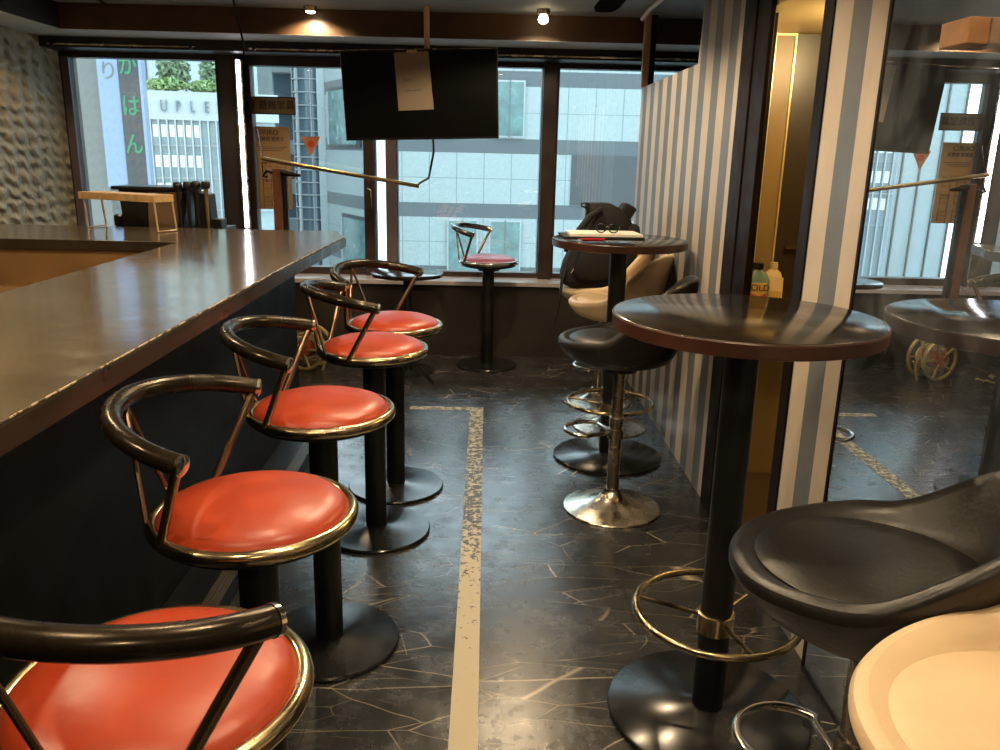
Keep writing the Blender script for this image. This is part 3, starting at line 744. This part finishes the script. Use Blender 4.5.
# ------------------------------------------------------------------ things on the far table
TZ = 1.060
fo = thing('document_folder', 'black folder with cream papers open on the far round table', 'folder', (.55, 3.83, TZ), math.radians(2))
MB().box(-.195, .175, -.10, .12, 0, .010).build('cover', M['fabric_black'], fo, bevel=.002)
MB().prism([(-.165, -.085), (.17, -.085), (.165, .115), (-.16, .115)], .010, .022).build('papers', M['white_paper'], fo, bevel=.001)
pe = thing('pen', 'red pen lying on the near edge of the far round table', 'pen', (.49, 3.66, TZ + .006), math.radians(8))
MB().tube([(-.06, 0, 0), (.045, 0, 0)], .006, 10).build('barrel', M['red_pen'], pe, smooth=True)
MB().tube([(-.078, 0, 0), (-.06, 0, 0)], [.002, .005], 10).build('tip', M['chrome'], pe, smooth=True)
gl = thing('eyeglasses', 'black-rimmed eyeglasses lying on the cream papers', 'eyeglasses', (.565, 3.80, TZ + .0255), math.radians(-10))
for s in (-1, 1):
    rm = MB().tube([(s * .028 + .022 * math.cos(a), -.03, .021 + .019 * math.sin(a)) for a in [2 * PI * i / 24 for i in range(24)]], .0028, 8, closed=True).build('rim', M['black_plastic'], gl, smooth=True)
    MB().prism_ax([(s * .028 + .021 * math.cos(a), .021 + .018 * math.sin(a)) for a in [2 * PI * i / 20 for i in range(20)]], -.0305, -.0295, 'y').build('lens', M['glass'], rm)
    MB().tube([(s * .052, -.028, .030), (s * .054, .05, .024), (s * .05, .085, .006)], .0024, 6).build('temple', M['black_plastic'], gl, smooth=True)
MB().tube([(-.008, -.031, .026), (0, -.033, .029), (.008, -.031, .026)], .0022, 6).build('bridge', M['chrome'], gl, smooth=True)

# ------------------------------------------------------------------ backpack
bp = thing('backpack', 'black backpack sitting on the cream stool behind the far table', 'backpack', (.645, 4.66, .695), math.radians(6)); bp.scale = (1.12, 1, 1)
def loft(sections, n=28, p=.55):
    """sections (z, cx, cy, hx, hy) superellipse loft"""
    vs = []; fs = []
    for z, cx_, cy_, hx, hy in sections:
        for i in range(n):
            a = 2 * PI * i / n; c, s_ = math.cos(a), math.sin(a)
            vs.append((cx_ + hx * math.copysign(abs(c) ** p, c), cy_ + hy * math.copysign(abs(s_) ** p, s_), z))
    for j in range(len(sections) - 1):
        for i in range(n): fs.append((j * n + i, j * n + (i + 1) % n, (j + 1) * n + (i + 1) % n, (j + 1) * n + i))
    fs += [tuple(range(n - 1, -1, -1)), tuple(range((len(sections) - 1) * n, len(sections) * n))]
    mb = MB(); mb._add(vs, fs); return mb
loft([(.0, -.02, 0, .13, .08), (.03, -.03, 0, .165, .105), (.15, -.02, 0, .165, .105), (.28, .02, .0, .135, .095), (.38, .050, .0, .118, .085), (.43, .035, .0, .105, .07), (.465, -.005, 0, .075, .05), (.478, -.01, 0, .060, .04), (.48, -.01, 0, .04, .02)]).build('body', M['fabric_black'], bp, smooth=True, subsurf=1)
loft([(.10, .13, -.02, .035, .06), (.14, .14, -.02, .05, .075), (.34, .165, -.02, .045, .07), (.37, .155, -.02, .03, .05)]).build('side_pocket', M['fabric_black'], bp, smooth=True, subsurf=1)
mb = MB().box(-.036, .036, -.05, .05, -.055, .05); mb.xf(Matrix.Translation((.125, -.01, .425)) @ Matrix.Rotation(.5, 4, 'Y')); mb.build('top_flap', M['fabric_black'], bp, bevel=.014)
loft([(.06, -.03, -.11, .11, .03), (.10, -.03, -.12, .125, .04), (.25, -.01, -.115, .115, .04), (.29, 0, -.10, .09, .02)]).build('front_pocket', M['fabric_black'], bp, smooth=True, subsurf=1)
MB().tube([(-.055, -.03, .468), (-.085, -.05, .478), (-.108, -.05, .474), (-.100, -.04, .458), (-.07, -.03, .45)], .0045, 8).build('handle', M['fabric_black'], bp, smooth=True)
MB().tube([(-.01, -.08, .45), (-.07, -.10, .41), (-.125, -.13, .34), (-.165, -.14, .28), (-.19, -.12, .22)], [.014, .018, .018, .015, .010], 8).build('shoulder_strap', M['fabric_black'], bp, smooth=True)
MB().tube([(-.17, -.06, .12), (-.195, -.09, .05), (-.205, -.10, -.06), (-.225, -.10, -.20)], [.012, .009, .007, .004], 8).build('hanging_strap', M['fabric_black'], bp, smooth=True)
MB().tube([(-.12, -.125, .17), (-.16, -.13, .10)], .004, 6).build('zip_pull', M['chrome'], bp, smooth=True)

# ------------------------------------------------------------------ left counter end: shelf, tray, microphones
sf = thing('counter_shelf', 'small pine shelf riser on wire legs standing on the bar', 'shelf', (-1.85, 4.27, 1.0))
rel(MB().prism([(-2.13, 4.42), (-1.655, 4.21), (-1.60, 4.33), (-2.07, 4.55)], 1.150, 1.186), 'plank', M['pine'], sf, bevel=.002)
for (a, b) in (((-1.665, 4.235), (-1.612, 4.335)), ((-2.105, 4.43), (-2.06, 4.53))):
    rel(MB().tube([(a[0], a[1], 1.15), (a[0] + .015, a[1] - .015, 1.006), (b[0] + .012, b[1] + .0, 1.006), (b[0], b[1], 1.15)], .0055, 8), 'wire_leg', M['wire'], sf, smooth=True)
st = thing('serving_table', 'dark narrow table behind the bar corner by the left window', 'table', (-1.83, 4.85, 0))
rel(MB().box(-2.14, -1.50, 4.66, 5.04, .952, .975), 'tabletop', M['black_plastic'], st, bevel=.003)
for x in (-2.10, -1.54):
    for y in (4.70, 5.0): rel(MB().box(x - .02, x + .02, y - .02, y + .02, 0, .952), 'leg', M['black'], st)
TB = .975
bx = thing('black_box', 'black lidded case with a tan side panel behind the pine shelf', 'case', (-1.90, 4.84, TB))
rel(MB().prism_ax([(-2.045, TB), (-1.71, TB), (-1.67, 1.185), (-2.06, 1.185)], 4.74, 4.98, 'y'), 'body', M['black_plastic'], bx, bevel=.006)
rel(MB().prism_ax([(-1.90, TB + .004), (-1.742, TB + .004), (-1.70, 1.178), (-1.89, 1.178)], 4.728, 4.742, 'y'), 'tan_panel', M['tan_card'], bx, bevel=.002)
rel(MB().prism([(-2.09, 4.72), (-1.80, 4.70), (-1.645, 4.76), (-1.64, 4.96), (-2.09, 4.99)], 1.185, 1.205), 'lid', M['black_plastic'], bx, bevel=.004)
rel(MB().lathe([(.03, 0), (.04, .01), (.04, .06), (.03, .07)], 20, (-2.08, 4.80, TB)), 'knob', M['black_plastic'], bx, smooth=True)
hb = thing('holder_box', 'black open holder for the round-headed microphones', 'holder', (-1.62, 4.84, TB))
rel(MB().prism_ax([(-1.665, TB), (-1.565, TB), (-1.575, 1.165), (-1.66, 1.18)], 4.80, 4.92, 'y'), 'body', M['black_plastic'], hb, bevel=.004)
rel(MB().box(-1.56, -1.50, 4.76, 4.86, TB, 1.03), 'tray', M['black_plastic'], hb, bevel=.004)
for i, (x, y, zt, lb) in enumerate(((-1.705, 4.685, 1.215, 'leftmost of the four round-headed microphones on the dark table'), (-1.655, 4.700, 1.218, 'second from the left of the four round-headed microphones'),
                                     (-1.610, 4.705, 1.222, 'third from the left of the four round-headed microphones'), (-1.555, 4.70, 1.222, 'rightmost round-headed microphone with a gold-toned stem'))):
    mc = thing('microphone', lb, 'microphone', (x, y, TB), 0, 'round-headed microphones by the window')
    h = zt - TB
    MB().lathe([(.004, h - .024), (.021, h - .020), (.0255, h - .006), (.0255, h + .005), (.021, h + .018), (.004, h + .023)], 20).build('head', M['black_plastic'], mc, smooth=True)
    MB().lathe([(.009, .012), (.010, h * .5), (.013, h - .022)], 16).build('stem', M['brass'] if i == 3 else M['black_plastic'], mc, smooth=True)
    MB().lathe([(.022, 0), (.022, .014)], 18).build('foot', M['black_plastic'], mc)

# ------------------------------------------------------------------ cord reel, cables, tape, bottles
rl = thing('cord_reel', 'yellow metal extension cord reel on the floor by the far end of the bar', 'cord reel', (-1.165, 5.36, 0), math.radians(-18))
for s in (-1, 1):
    o = MB().torus(.135, .012, n=40, k=8).xf(Matrix.Translation((0, s * .07, .15)) @ Matrix.Rotation(PI / 2, 4, 'X')).build('rim', M['reel_brass'], rl, smooth=True)
    mb = MB()
    for k in range(5):
        a = 2 * PI * k / 5; mb.tube([(.03 * math.cos(a), s * .07, .15 + .03 * math.sin(a)), (.133 * math.cos(a), s * .07, .15 + .133 * math.sin(a))], .010, 6)
    mb.build('flange_spokes', M['reel_brass'], rl, smooth=True)
MB().lathe([(.055, -.075), (.055, .075)], 28).xf(Matrix.Translation((0, 0, .15)) @ Matrix.Rotation(PI / 2, 4, 'X')).build('drum', M['reel_red'], rl, smooth=True)
pts = []
for i in range(120):
    a = 2 * PI * i / 20; q = i / 119; r = .085 + .018 * math.sin(i * .7)
    pts.append((r * math.cos(a), -.055 + .11 * q, .15 + r * math.sin(a)))
MB().tube(pts, .008, 6).build('wound_cable', M['cream_cable'], rl, smooth=True)
MB().box(-.09, -.02, -.03, .03, .285, .32).build('green_grip', M['green_plastic'], rl, bevel=.006)
MB().tube([(-.10, 0, .0), (-.13, 0, .10), (-.09, 0, .27), (0, 0, .315), (.09, 0, .27), (.13, 0, .10), (.10, 0, .0)], .010, 8).build('stand_frame', M['reel_brass'], rl, smooth=True)
def squiggle(name, label, x, y, L, w, m, r, seed):
    rnd = random.Random(seed); pts = []
    for i in range(60):
        q = i / 59; pts.append((x + L[0] * q + w * math.sin(q * 13 + rnd.random() * .4), y + L[1] * q + w * .8 * math.cos(q * 9 + seed), r + .001 + (.05 * abs(math.sin(q * 11 + seed)) * (rnd.random() * .3 + .3) if m == 'cream_cable' else 0)))
    return tag(MB().tube(pts, r, 6).build(name, M[m], smooth=True), label, 'cable')
squiggle('loose_cable', 'tangled cream cable lying on the floor beside the cord reel', -1.45, 5.25, (-.75, .1), .05, 'cream_cable', .008, 1)
squiggle('loose_cable', 'second knot of cream cable on the floor by the bar end', -1.6, 5.36, (-.6, -.1), .07, 'cream_cable', .007, 4)
tag(MB().tube([(-.62, 5.55, .007), (-.50, 5.47, .007), (-.42, 5.40, .008), (-.38, 5.25, .008), (-.33, 5.10, .012), (-.31, 5.05, .007)], .008, 8).build('floor_cable', M['black_plastic'], smooth=True),
    'short black cable on the floor left of the pink stool', 'cable')
tp = MB(); tp.prism([(-.071, -1.5), (-.001, -1.5), (.010, 4.545), (-.41, 4.545), (-.41, 4.49), (-.066, 4.49)], .0006, .0016)
tag(tp.build('floor_tape', M['tape']), 'worn cream tape line with a corner stuck on the dark floor', 'tape')

def bottle(x, y, z, w, d, h, label, body, labelmat, cap, txt=None, rz=0):
    b = thing('detergent_bottle' if cap else 'refill_pouch', label, 'bottle' if cap else 'pouch', (x, y, z), rz, 'washroom bottles seen through the doorway')
    if cap:
        loft([(0, 0, 0, w * .96, d), (.01, 0, 0, w, d), (h * .60, 0, 0, w, d), (h * .76, 0, 0, w * .75, d * .8), (h * .85, 0, 0, w * .34, d * .5), (h * .88, 0, 0, w * .33, d * .5)], 24, .7).build('body', M[body], b, smooth=True)
        MB().lathe([(w * .42, h * .86), (w * .44, h * .88), (w * .40, h)], 20).build('cap', M[cap], b, smooth=True)
    else:
        loft([(0, 0, 0, w, d), (h * .5, 0, 0, w, d * .8), (h * .93, 0, 0, w * .95, d * .15), (h, 0, 0, w * .95, d * .1)], 20, .7).build('body', M[body], b, smooth=True)
    MB().box(-w * .78, w * .78, -d - .002, -d + .004, h * .10, h * .56).build('label_panel', M[labelmat], b, bevel=.001)
    MB().prism_ax([(-w * .78, h * .10), (w * .78, h * .10), (w * .78, h * .34), (w * .2, h * .26), (-w * .5, h * .33), (-w * .78, h * .26)], -d - .003, -d - .002, 'y').build('label_print', M['red_label'], b)
    if txt: text('lettering', txt, w * .72, M['ink_dark'], b, (0, -d - .0035, h * .45), RX, extrude=.0004)
    return b
BZ = .82
bottle(1.155, 3.43, BZ, .052, .026, .185, 'grey-green bottle with dark cap and yellow label, front one in the doorway', 'teal_bottle', 'yellow_label', 'black_plastic', 'GOLD', -.2)
bottle(1.105, 3.50, BZ, .045, .024, .195, 'grey-green bottle half hidden behind the front one', 'teal_bottle', 'yellow_label', 'black_plastic', None, -.2)
bottle(1.245, 3.50, BZ, .042, .026, .18, 'cream bottle with a cream cap at the right of the group', 'cream_bottle', 'yellow_label', 'cream_bottle', None, -.1)
bottle(1.236, 3.425, BZ, .030, .018, .125, 'yellow pouch between the grey-green and cream bottles', 'cream_bottle', 'yellow_label', None, None, -.2)

wb = thing('wooden_block', 'orange-brown wooden block fixed high on the mirror at the right edge', 'block', (WX - .02, 1.69, 1.635))
rel(MB().box(WX - .055, WX - .012, 1.64, 1.74, 1.642, 1.69), 'body', M['block'], wb, bevel=.003)

# ------------------------------------------------------------------ outdoors
struct('ground_outside', MB().box(-40, 40, 6.3, 60, -8.2, -8), M['asphalt'])
sb = thing('stone_building', 'pale blue-grey stone office building with dark bands across the street', 'building', (0, 26, -8))
mb = MB().prism([(-2.73, 26), (14, 26), (14, 34), (-6.0, 34), (-6.0, 32)], -8, 9)
o = rel(mb, 'facade', [M['stone'], M['stone_side']], sb)
for p in o.data.polygons:
    if p.normal.x < -.3: p.material_index = 1
o.data.materials[0] = M['stone']
rel(MB().box(2.64, 14, 25.96, 26.0, -.05, 1.46), 'slate_panels', M['slate'], sb)
def bwin(x0, x1, z0, z1, y=25.9, lab='window'):
    w = rel(MB().box(x0, x1, y, y + .09, z0, z1), 'window', M['white_ext'], sb)
    o = MB().box(x0 + .05, x1 - .05, y - .02, y, z0 + .05, z1 - .05).build('pane', M['curtain'], w)
    mb = MB(); k = (x1 - x0) / 2
    mb.box(x0 + k - .02, x0 + k + .02, y - .03, y - .02, z0, z1)
    o = mb.build('mullion', M['ext_grey'], w)
bwin(.24, 1.16, 1.93, 3.58); bwin(-1.17, -.20, -2.45, -.55); bwin(.14, 1.15, -2.45, -.55); bwin(-1.9, -.9, 1.93, 3.58); bwin(3.4, 4.4, -2.45, -.55)
# side face windows (the wall turns back from the corner at x=-2.73)
d = Vector((-3.27, 6, 0)).normalized(); nn = Vector((-d.y, d.x, 0)); nn = -nn if nn.y > 0 else nn
def sidewin(s0, s1, z0, z1):
    def q(s, off): return Vector((-2.73, 26, 0)) + d * s + nn * off
    P = [q(s0, .0), q(s1, .0), q(s1, .08), q(s0, .08)]; w = rel(MB().prism([(p.x, p.y) for p in P], z0, z1), 'window', M['slate'], sb)
    P = [q(s0 + .25, .08), q(s1 - .12, .08), q(s1 - .12, .10), q(s0 + .25, .10)]; MB().prism([(p.x, p.y) for p in P], z0 + .1, z1 - .12).build('pane', M['curtain'], w)
    P = [q(s1 - .12, .06), q(s1 - .0, .06), q(s1 - .0, .14), q(s1 - .12, .14)]; MB().prism([(p.x, p.y) for p in P], z0 + .1, z1 - .12).build('frame', M['white_ext'], w)
sidewin(3.0, 6.2, 1.55, 3.6); sidewin(.6, 5.0, -2.6, -.75); sidewin(.3, 2.0, 1.9, 3.6)
tw = thing('glass_tower', 'round glass stair tower with horizontal rails beside the stone building', 'building', (-6.9, 33, -8))
rel(MB().lathe([(.62, -8), (.62, 9)], 28, (-6.72, 33, 0)), 'glass_shaft', M['ext_glass'], tw, smooth=True)
mb = MB()
for k in range(26): mb.torus(.66, .03, (-6.72, 33, -4 + k * .47), 28, 6)
rel(mb, 'rails', M['white_ext'], tw, smooth=True)
mb = MB()
for k in range(8):
    a = 2 * PI * k / 8 + .2; mb.tube([(-6.72 + .66 * math.cos(a), 33 + .66 * math.sin(a), -8), (-6.72 + .66 * math.cos(a), 33 + .66 * math.sin(a), 9)], .03, 6)
rel(mb, 'uprights', M['white_ext'], tw)
rel(MB().box(-6.30, -6.02, 32.1, 33.5, -8, 9), 'pale_pier', M['pale_stone'], tw)
ap = thing('balcony_building', 'pale apartment block with white balconies left of the glass tower', 'building', (-8.5, 35, -8))
rel(MB().box(-11, -7.5, 35, 38, -8, 9), 'wall', M['pale_stone'], ap)
rel(MB().box(-8.55, -7.5, 34.9, 35, -8, 9), 'recess', M['ext_glass'], ap)
for k in range(7):
    z = -3.4 + k * 1.55; rel(MB().box(-8.7, -7.45, 34.2, 35, z, z + .55), 'balcony', M['white_ext'], ap)
def bush(name, label, cat, cx_, cy_, cz_, rx, ry, rz_, n, m, seed, leaf=.16):
    rnd = random.Random(seed); mb = MB()
    for i in range(n):
        a = rnd.random() * 2 * PI; e = math.acos(2 * rnd.random() - 1); rr = .55 + .45 * rnd.random()
        p = Vector((cx_ + rx * rr * math.sin(e) * math.cos(a), cy_ + ry * rr * math.sin(e) * math.sin(a), cz_ + rz_ * rr * math.cos(e)))
        u = Vector((rnd.random() - .5, rnd.random() - .5, rnd.random() - .5)).normalized() * leaf; v_ = u.cross(Vector((rnd.random() - .5, rnd.random() - .5, rnd.random() - .5))).normalized() * leaf * .5
        mb._add([p - u, p + v_, p + u, p - v_], [(0, 1, 2, 3)])
    t_ = thing(name, label, cat, (cx_, cy_, cz_ - rz_)); rel(mb, 'foliage', M[m], t_)
    rel(MB().tube([(cx_, cy_, cz_ - rz_ - .02), (cx_, cy_, cz_)], .05, 6), 'stem', M['wood_post'], t_); return t_
bush('shrub', 'green shrubs at street level below the balconies', 'shrub', -7.4, 33.4, -2.7, .5, .5, 1.2, 700, 'leaf', 5, .12)
# white building with raised letters
ub = thing('office_building', 'white office building with large raised letters under its roof planting', 'building', (-7.7, 22.5, -8)); ub.rotation_euler = (0, 0, 0)
ang = math.radians(14)
ux = Vector((math.cos(ang), math.sin(ang), 0)); o0 = Vector((-8.9, 22, 0))
bl = bpy.data.objects.new('x', None)
def ub_box(name, a0, a1, b0, b1, z0, z1, m, par=None):
    mb = MB().box(a0, a1, b0, b1, z0, z1); mb.xf(Matrix.Translation(o0) @ Matrix.Rotation(ang, 4, 'Z'))
    return rel(mb, name, M[m], ub) if par is None else mb.build(name, M[m], par)
ub_box('wall', 0, 3.4, 0, 3, -8, 2.15, 'facade_pale')
pr = ub_box('parapet', -.05, 3.5, -.12, 3, 2.10, 2.80, 'white_ext')
for k in range(14): ub_box('fin', .10 + k * .2, .135 + k * .2, -.14, 0, -4, 2.1, 'white_ext')
for j, z in enumerate((1.68, .92, .22)):
    for k in range(7): ub_box('blind', .16 + k * .2, .28 + k * .2, -.02, .01, z, z + .30, 'bright_white')
for z in (1.45, .62, -.2): ub_box('ledge', 0, 3.4, -.06, 0, z, z + .04, 'white_ext')
for i, ch in enumerate('UPLEX'):
    q = o0 + ux * (.68 + i * .345); o = text('letter', ch, .40, M['ext_glass'], ub, (q.x + 7.7 + .14 * math.sin(ang), q.y - 22.5 - .15 * math.cos(ang), 2.42 + 8), (PI / 2, 0, ang), extrude=.03, sx=.62)
bk = thing('glass_block', 'pale glass office block rising behind the roof planting', 'building', (-8, 30, -8))
rel(MB().box(-15, -7.9, 30, 32, -8, 12), 'wall', M['pale_stone'], bk)
mb = MB()
for k in range(11): mb.box(-15 + k * .66, -14.95 + k * .66, 29.93, 30, -8, 12)
rel(mb, 'mullions', M['ext_grey'], bk)
bush('tree', 'leafy green roof tree at the left above the raised letters', 'tree', -8.25, 23.0, 3.36, .42, .4, .52, 900, 'leaf_dark', 11, .09)
bush('tree', 'rounder green roof tree at the right above the raised letters', 'tree', -7.20, 23.4, 3.36, .48, .4, .50, 1000, 'leaf_dark', 12, .09)
bush('shrub', 'light green low shrub along the left of the roof edge', 'shrub', -8.35, 22.6, 2.99, .55, .2, .16, 700, 'leaf', 13, .07)
bush('shrub', 'light green low shrub along the right of the roof edge', 'shrub', -7.35, 22.9, 2.97, .55, .2, .16, 700, 'leaf', 14, .07)
tag(MB().box(-1.63, -1.35, 12.0, 12.3, -8, 5).build('added_white_column', M['bright_white'], bevel=.01), 'added white column outside that makes the narrow window strip bright', 'column')  # column added outside so the narrow strip shows bright
# neighbouring column and vertical signs
tag(MB().box(-4.30, -3.985, 9, 9.6, -8, 4).build('concrete_column', M['ext_grey'], bevel=.01), 'grey concrete column outside the left window', 'column')
sg = thing('blue_white_sign', 'pale blue-white vertical sign panel outside the left window', 'sign', (-3.87, 8.97, 1))
rel(MB().box(-3.985, -3.77, 8.95, 9.02, 1.0, 3.2), 'panel', M['ext_blue'], sg, bevel=.004)
text('lettering', 'り', .20, M['ext_grey'], sg, (.0, -.024, 1.15), RX)
sg = thing('vertical_signboard', 'dark grey vertical signboard with green letters outside the left window', 'sign', (-3.66, 8.95, 1.0))
rel(MB().box(-3.70, -3.62, 8.95, 8.99, -8, 1.0), 'mast', M['ext_grey'], sg)
rel(MB().box(-3.765, -3.55, 8.93, 9.0, 1.0, 3.2), 'board', M['ext_sign'], sg, bevel=.004)
rel(MB().box(-3.55, -3.52, 8.92, 9.02, 1.0, 3.2), 'metal_edge', M['ext_blue'], sg)
for ch, z in (('か', 2.21), ('は', 1.81), ('ん', 1.43)):
    text('letter', ch, .23, M['green_text'], sg, (0, -.024, z - 1.0), RX, extrude=.002, sx=.85, bold=.004)

# ------------------------------------------------------------------ sky, daylight, camera
w = bpy.data.worlds.new('sky'); S.world = w; w.use_nodes = True; nt = w.node_tree
bg = nt.nodes['Background']
tc = nt.nodes.new('ShaderNodeTexCoord'); z = sepxyz(nt, tc.outputs['Generated'])[2]
r = ramp(nt, z, [(.0, (.86, .94, 1.0)), (.5, (.76, .88, 1.0))])
nt.links.new(r.outputs[0], bg.inputs[0]); bg.inputs[1].default_value = 4.4
P = bpy.data.lights.new('window_portal', 'AREA'); P.shape = 'RECTANGLE'; P.size = 5.2; P.size_y = 1.5; P.cycles.is_portal = True
o = bpy.data.objects.new('window_portal', P); COL.objects.link(o); o.location = (-.35, 6.2, 1.3); o.rotation_euler = (-PI / 2, 0, 0)

cam = bpy.data.cameras.new('camera'); co = bpy.data.objects.new('camera', cam); COL.objects.link(co); S.camera = co
pitch, roll, yaw = math.radians(15.05), math.radians(1.3), math.radians(1.3)
F = Vector((math.sin(yaw) * math.cos(pitch), math.cos(yaw) * math.cos(pitch), -math.sin(pitch)))
rt = Vector((math.cos(yaw), -math.sin(yaw), 0)); up = rt.cross(F)
c, s_ = math.cos(roll), math.sin(roll); R = c * rt + s_ * up; U = -s_ * rt + c * up
co.matrix_world = Matrix(((R.x, U.x, -F.x, 0), (R.y, U.y, -F.y, 0), (R.z, U.z, -F.z, 1.42), (0, 0, 0, 1)))
cam.sensor_width = 36; cam.lens = 819 / 1000 * 36; cam.clip_start = .02; cam.clip_end = 300
S.view_settings.view_transform = 'Standard'; S.view_settings.look = 'None'; S.view_settings.gamma = 1; S.view_settings.use_curve_mapping = False
S.view_settings.exposure = .45
S.cycles.max_bounces = 8; S.cycles.transparent_max_bounces = 16
S.cycles.use_denoising = True
S.cycles.sample_clamp_indirect = 6
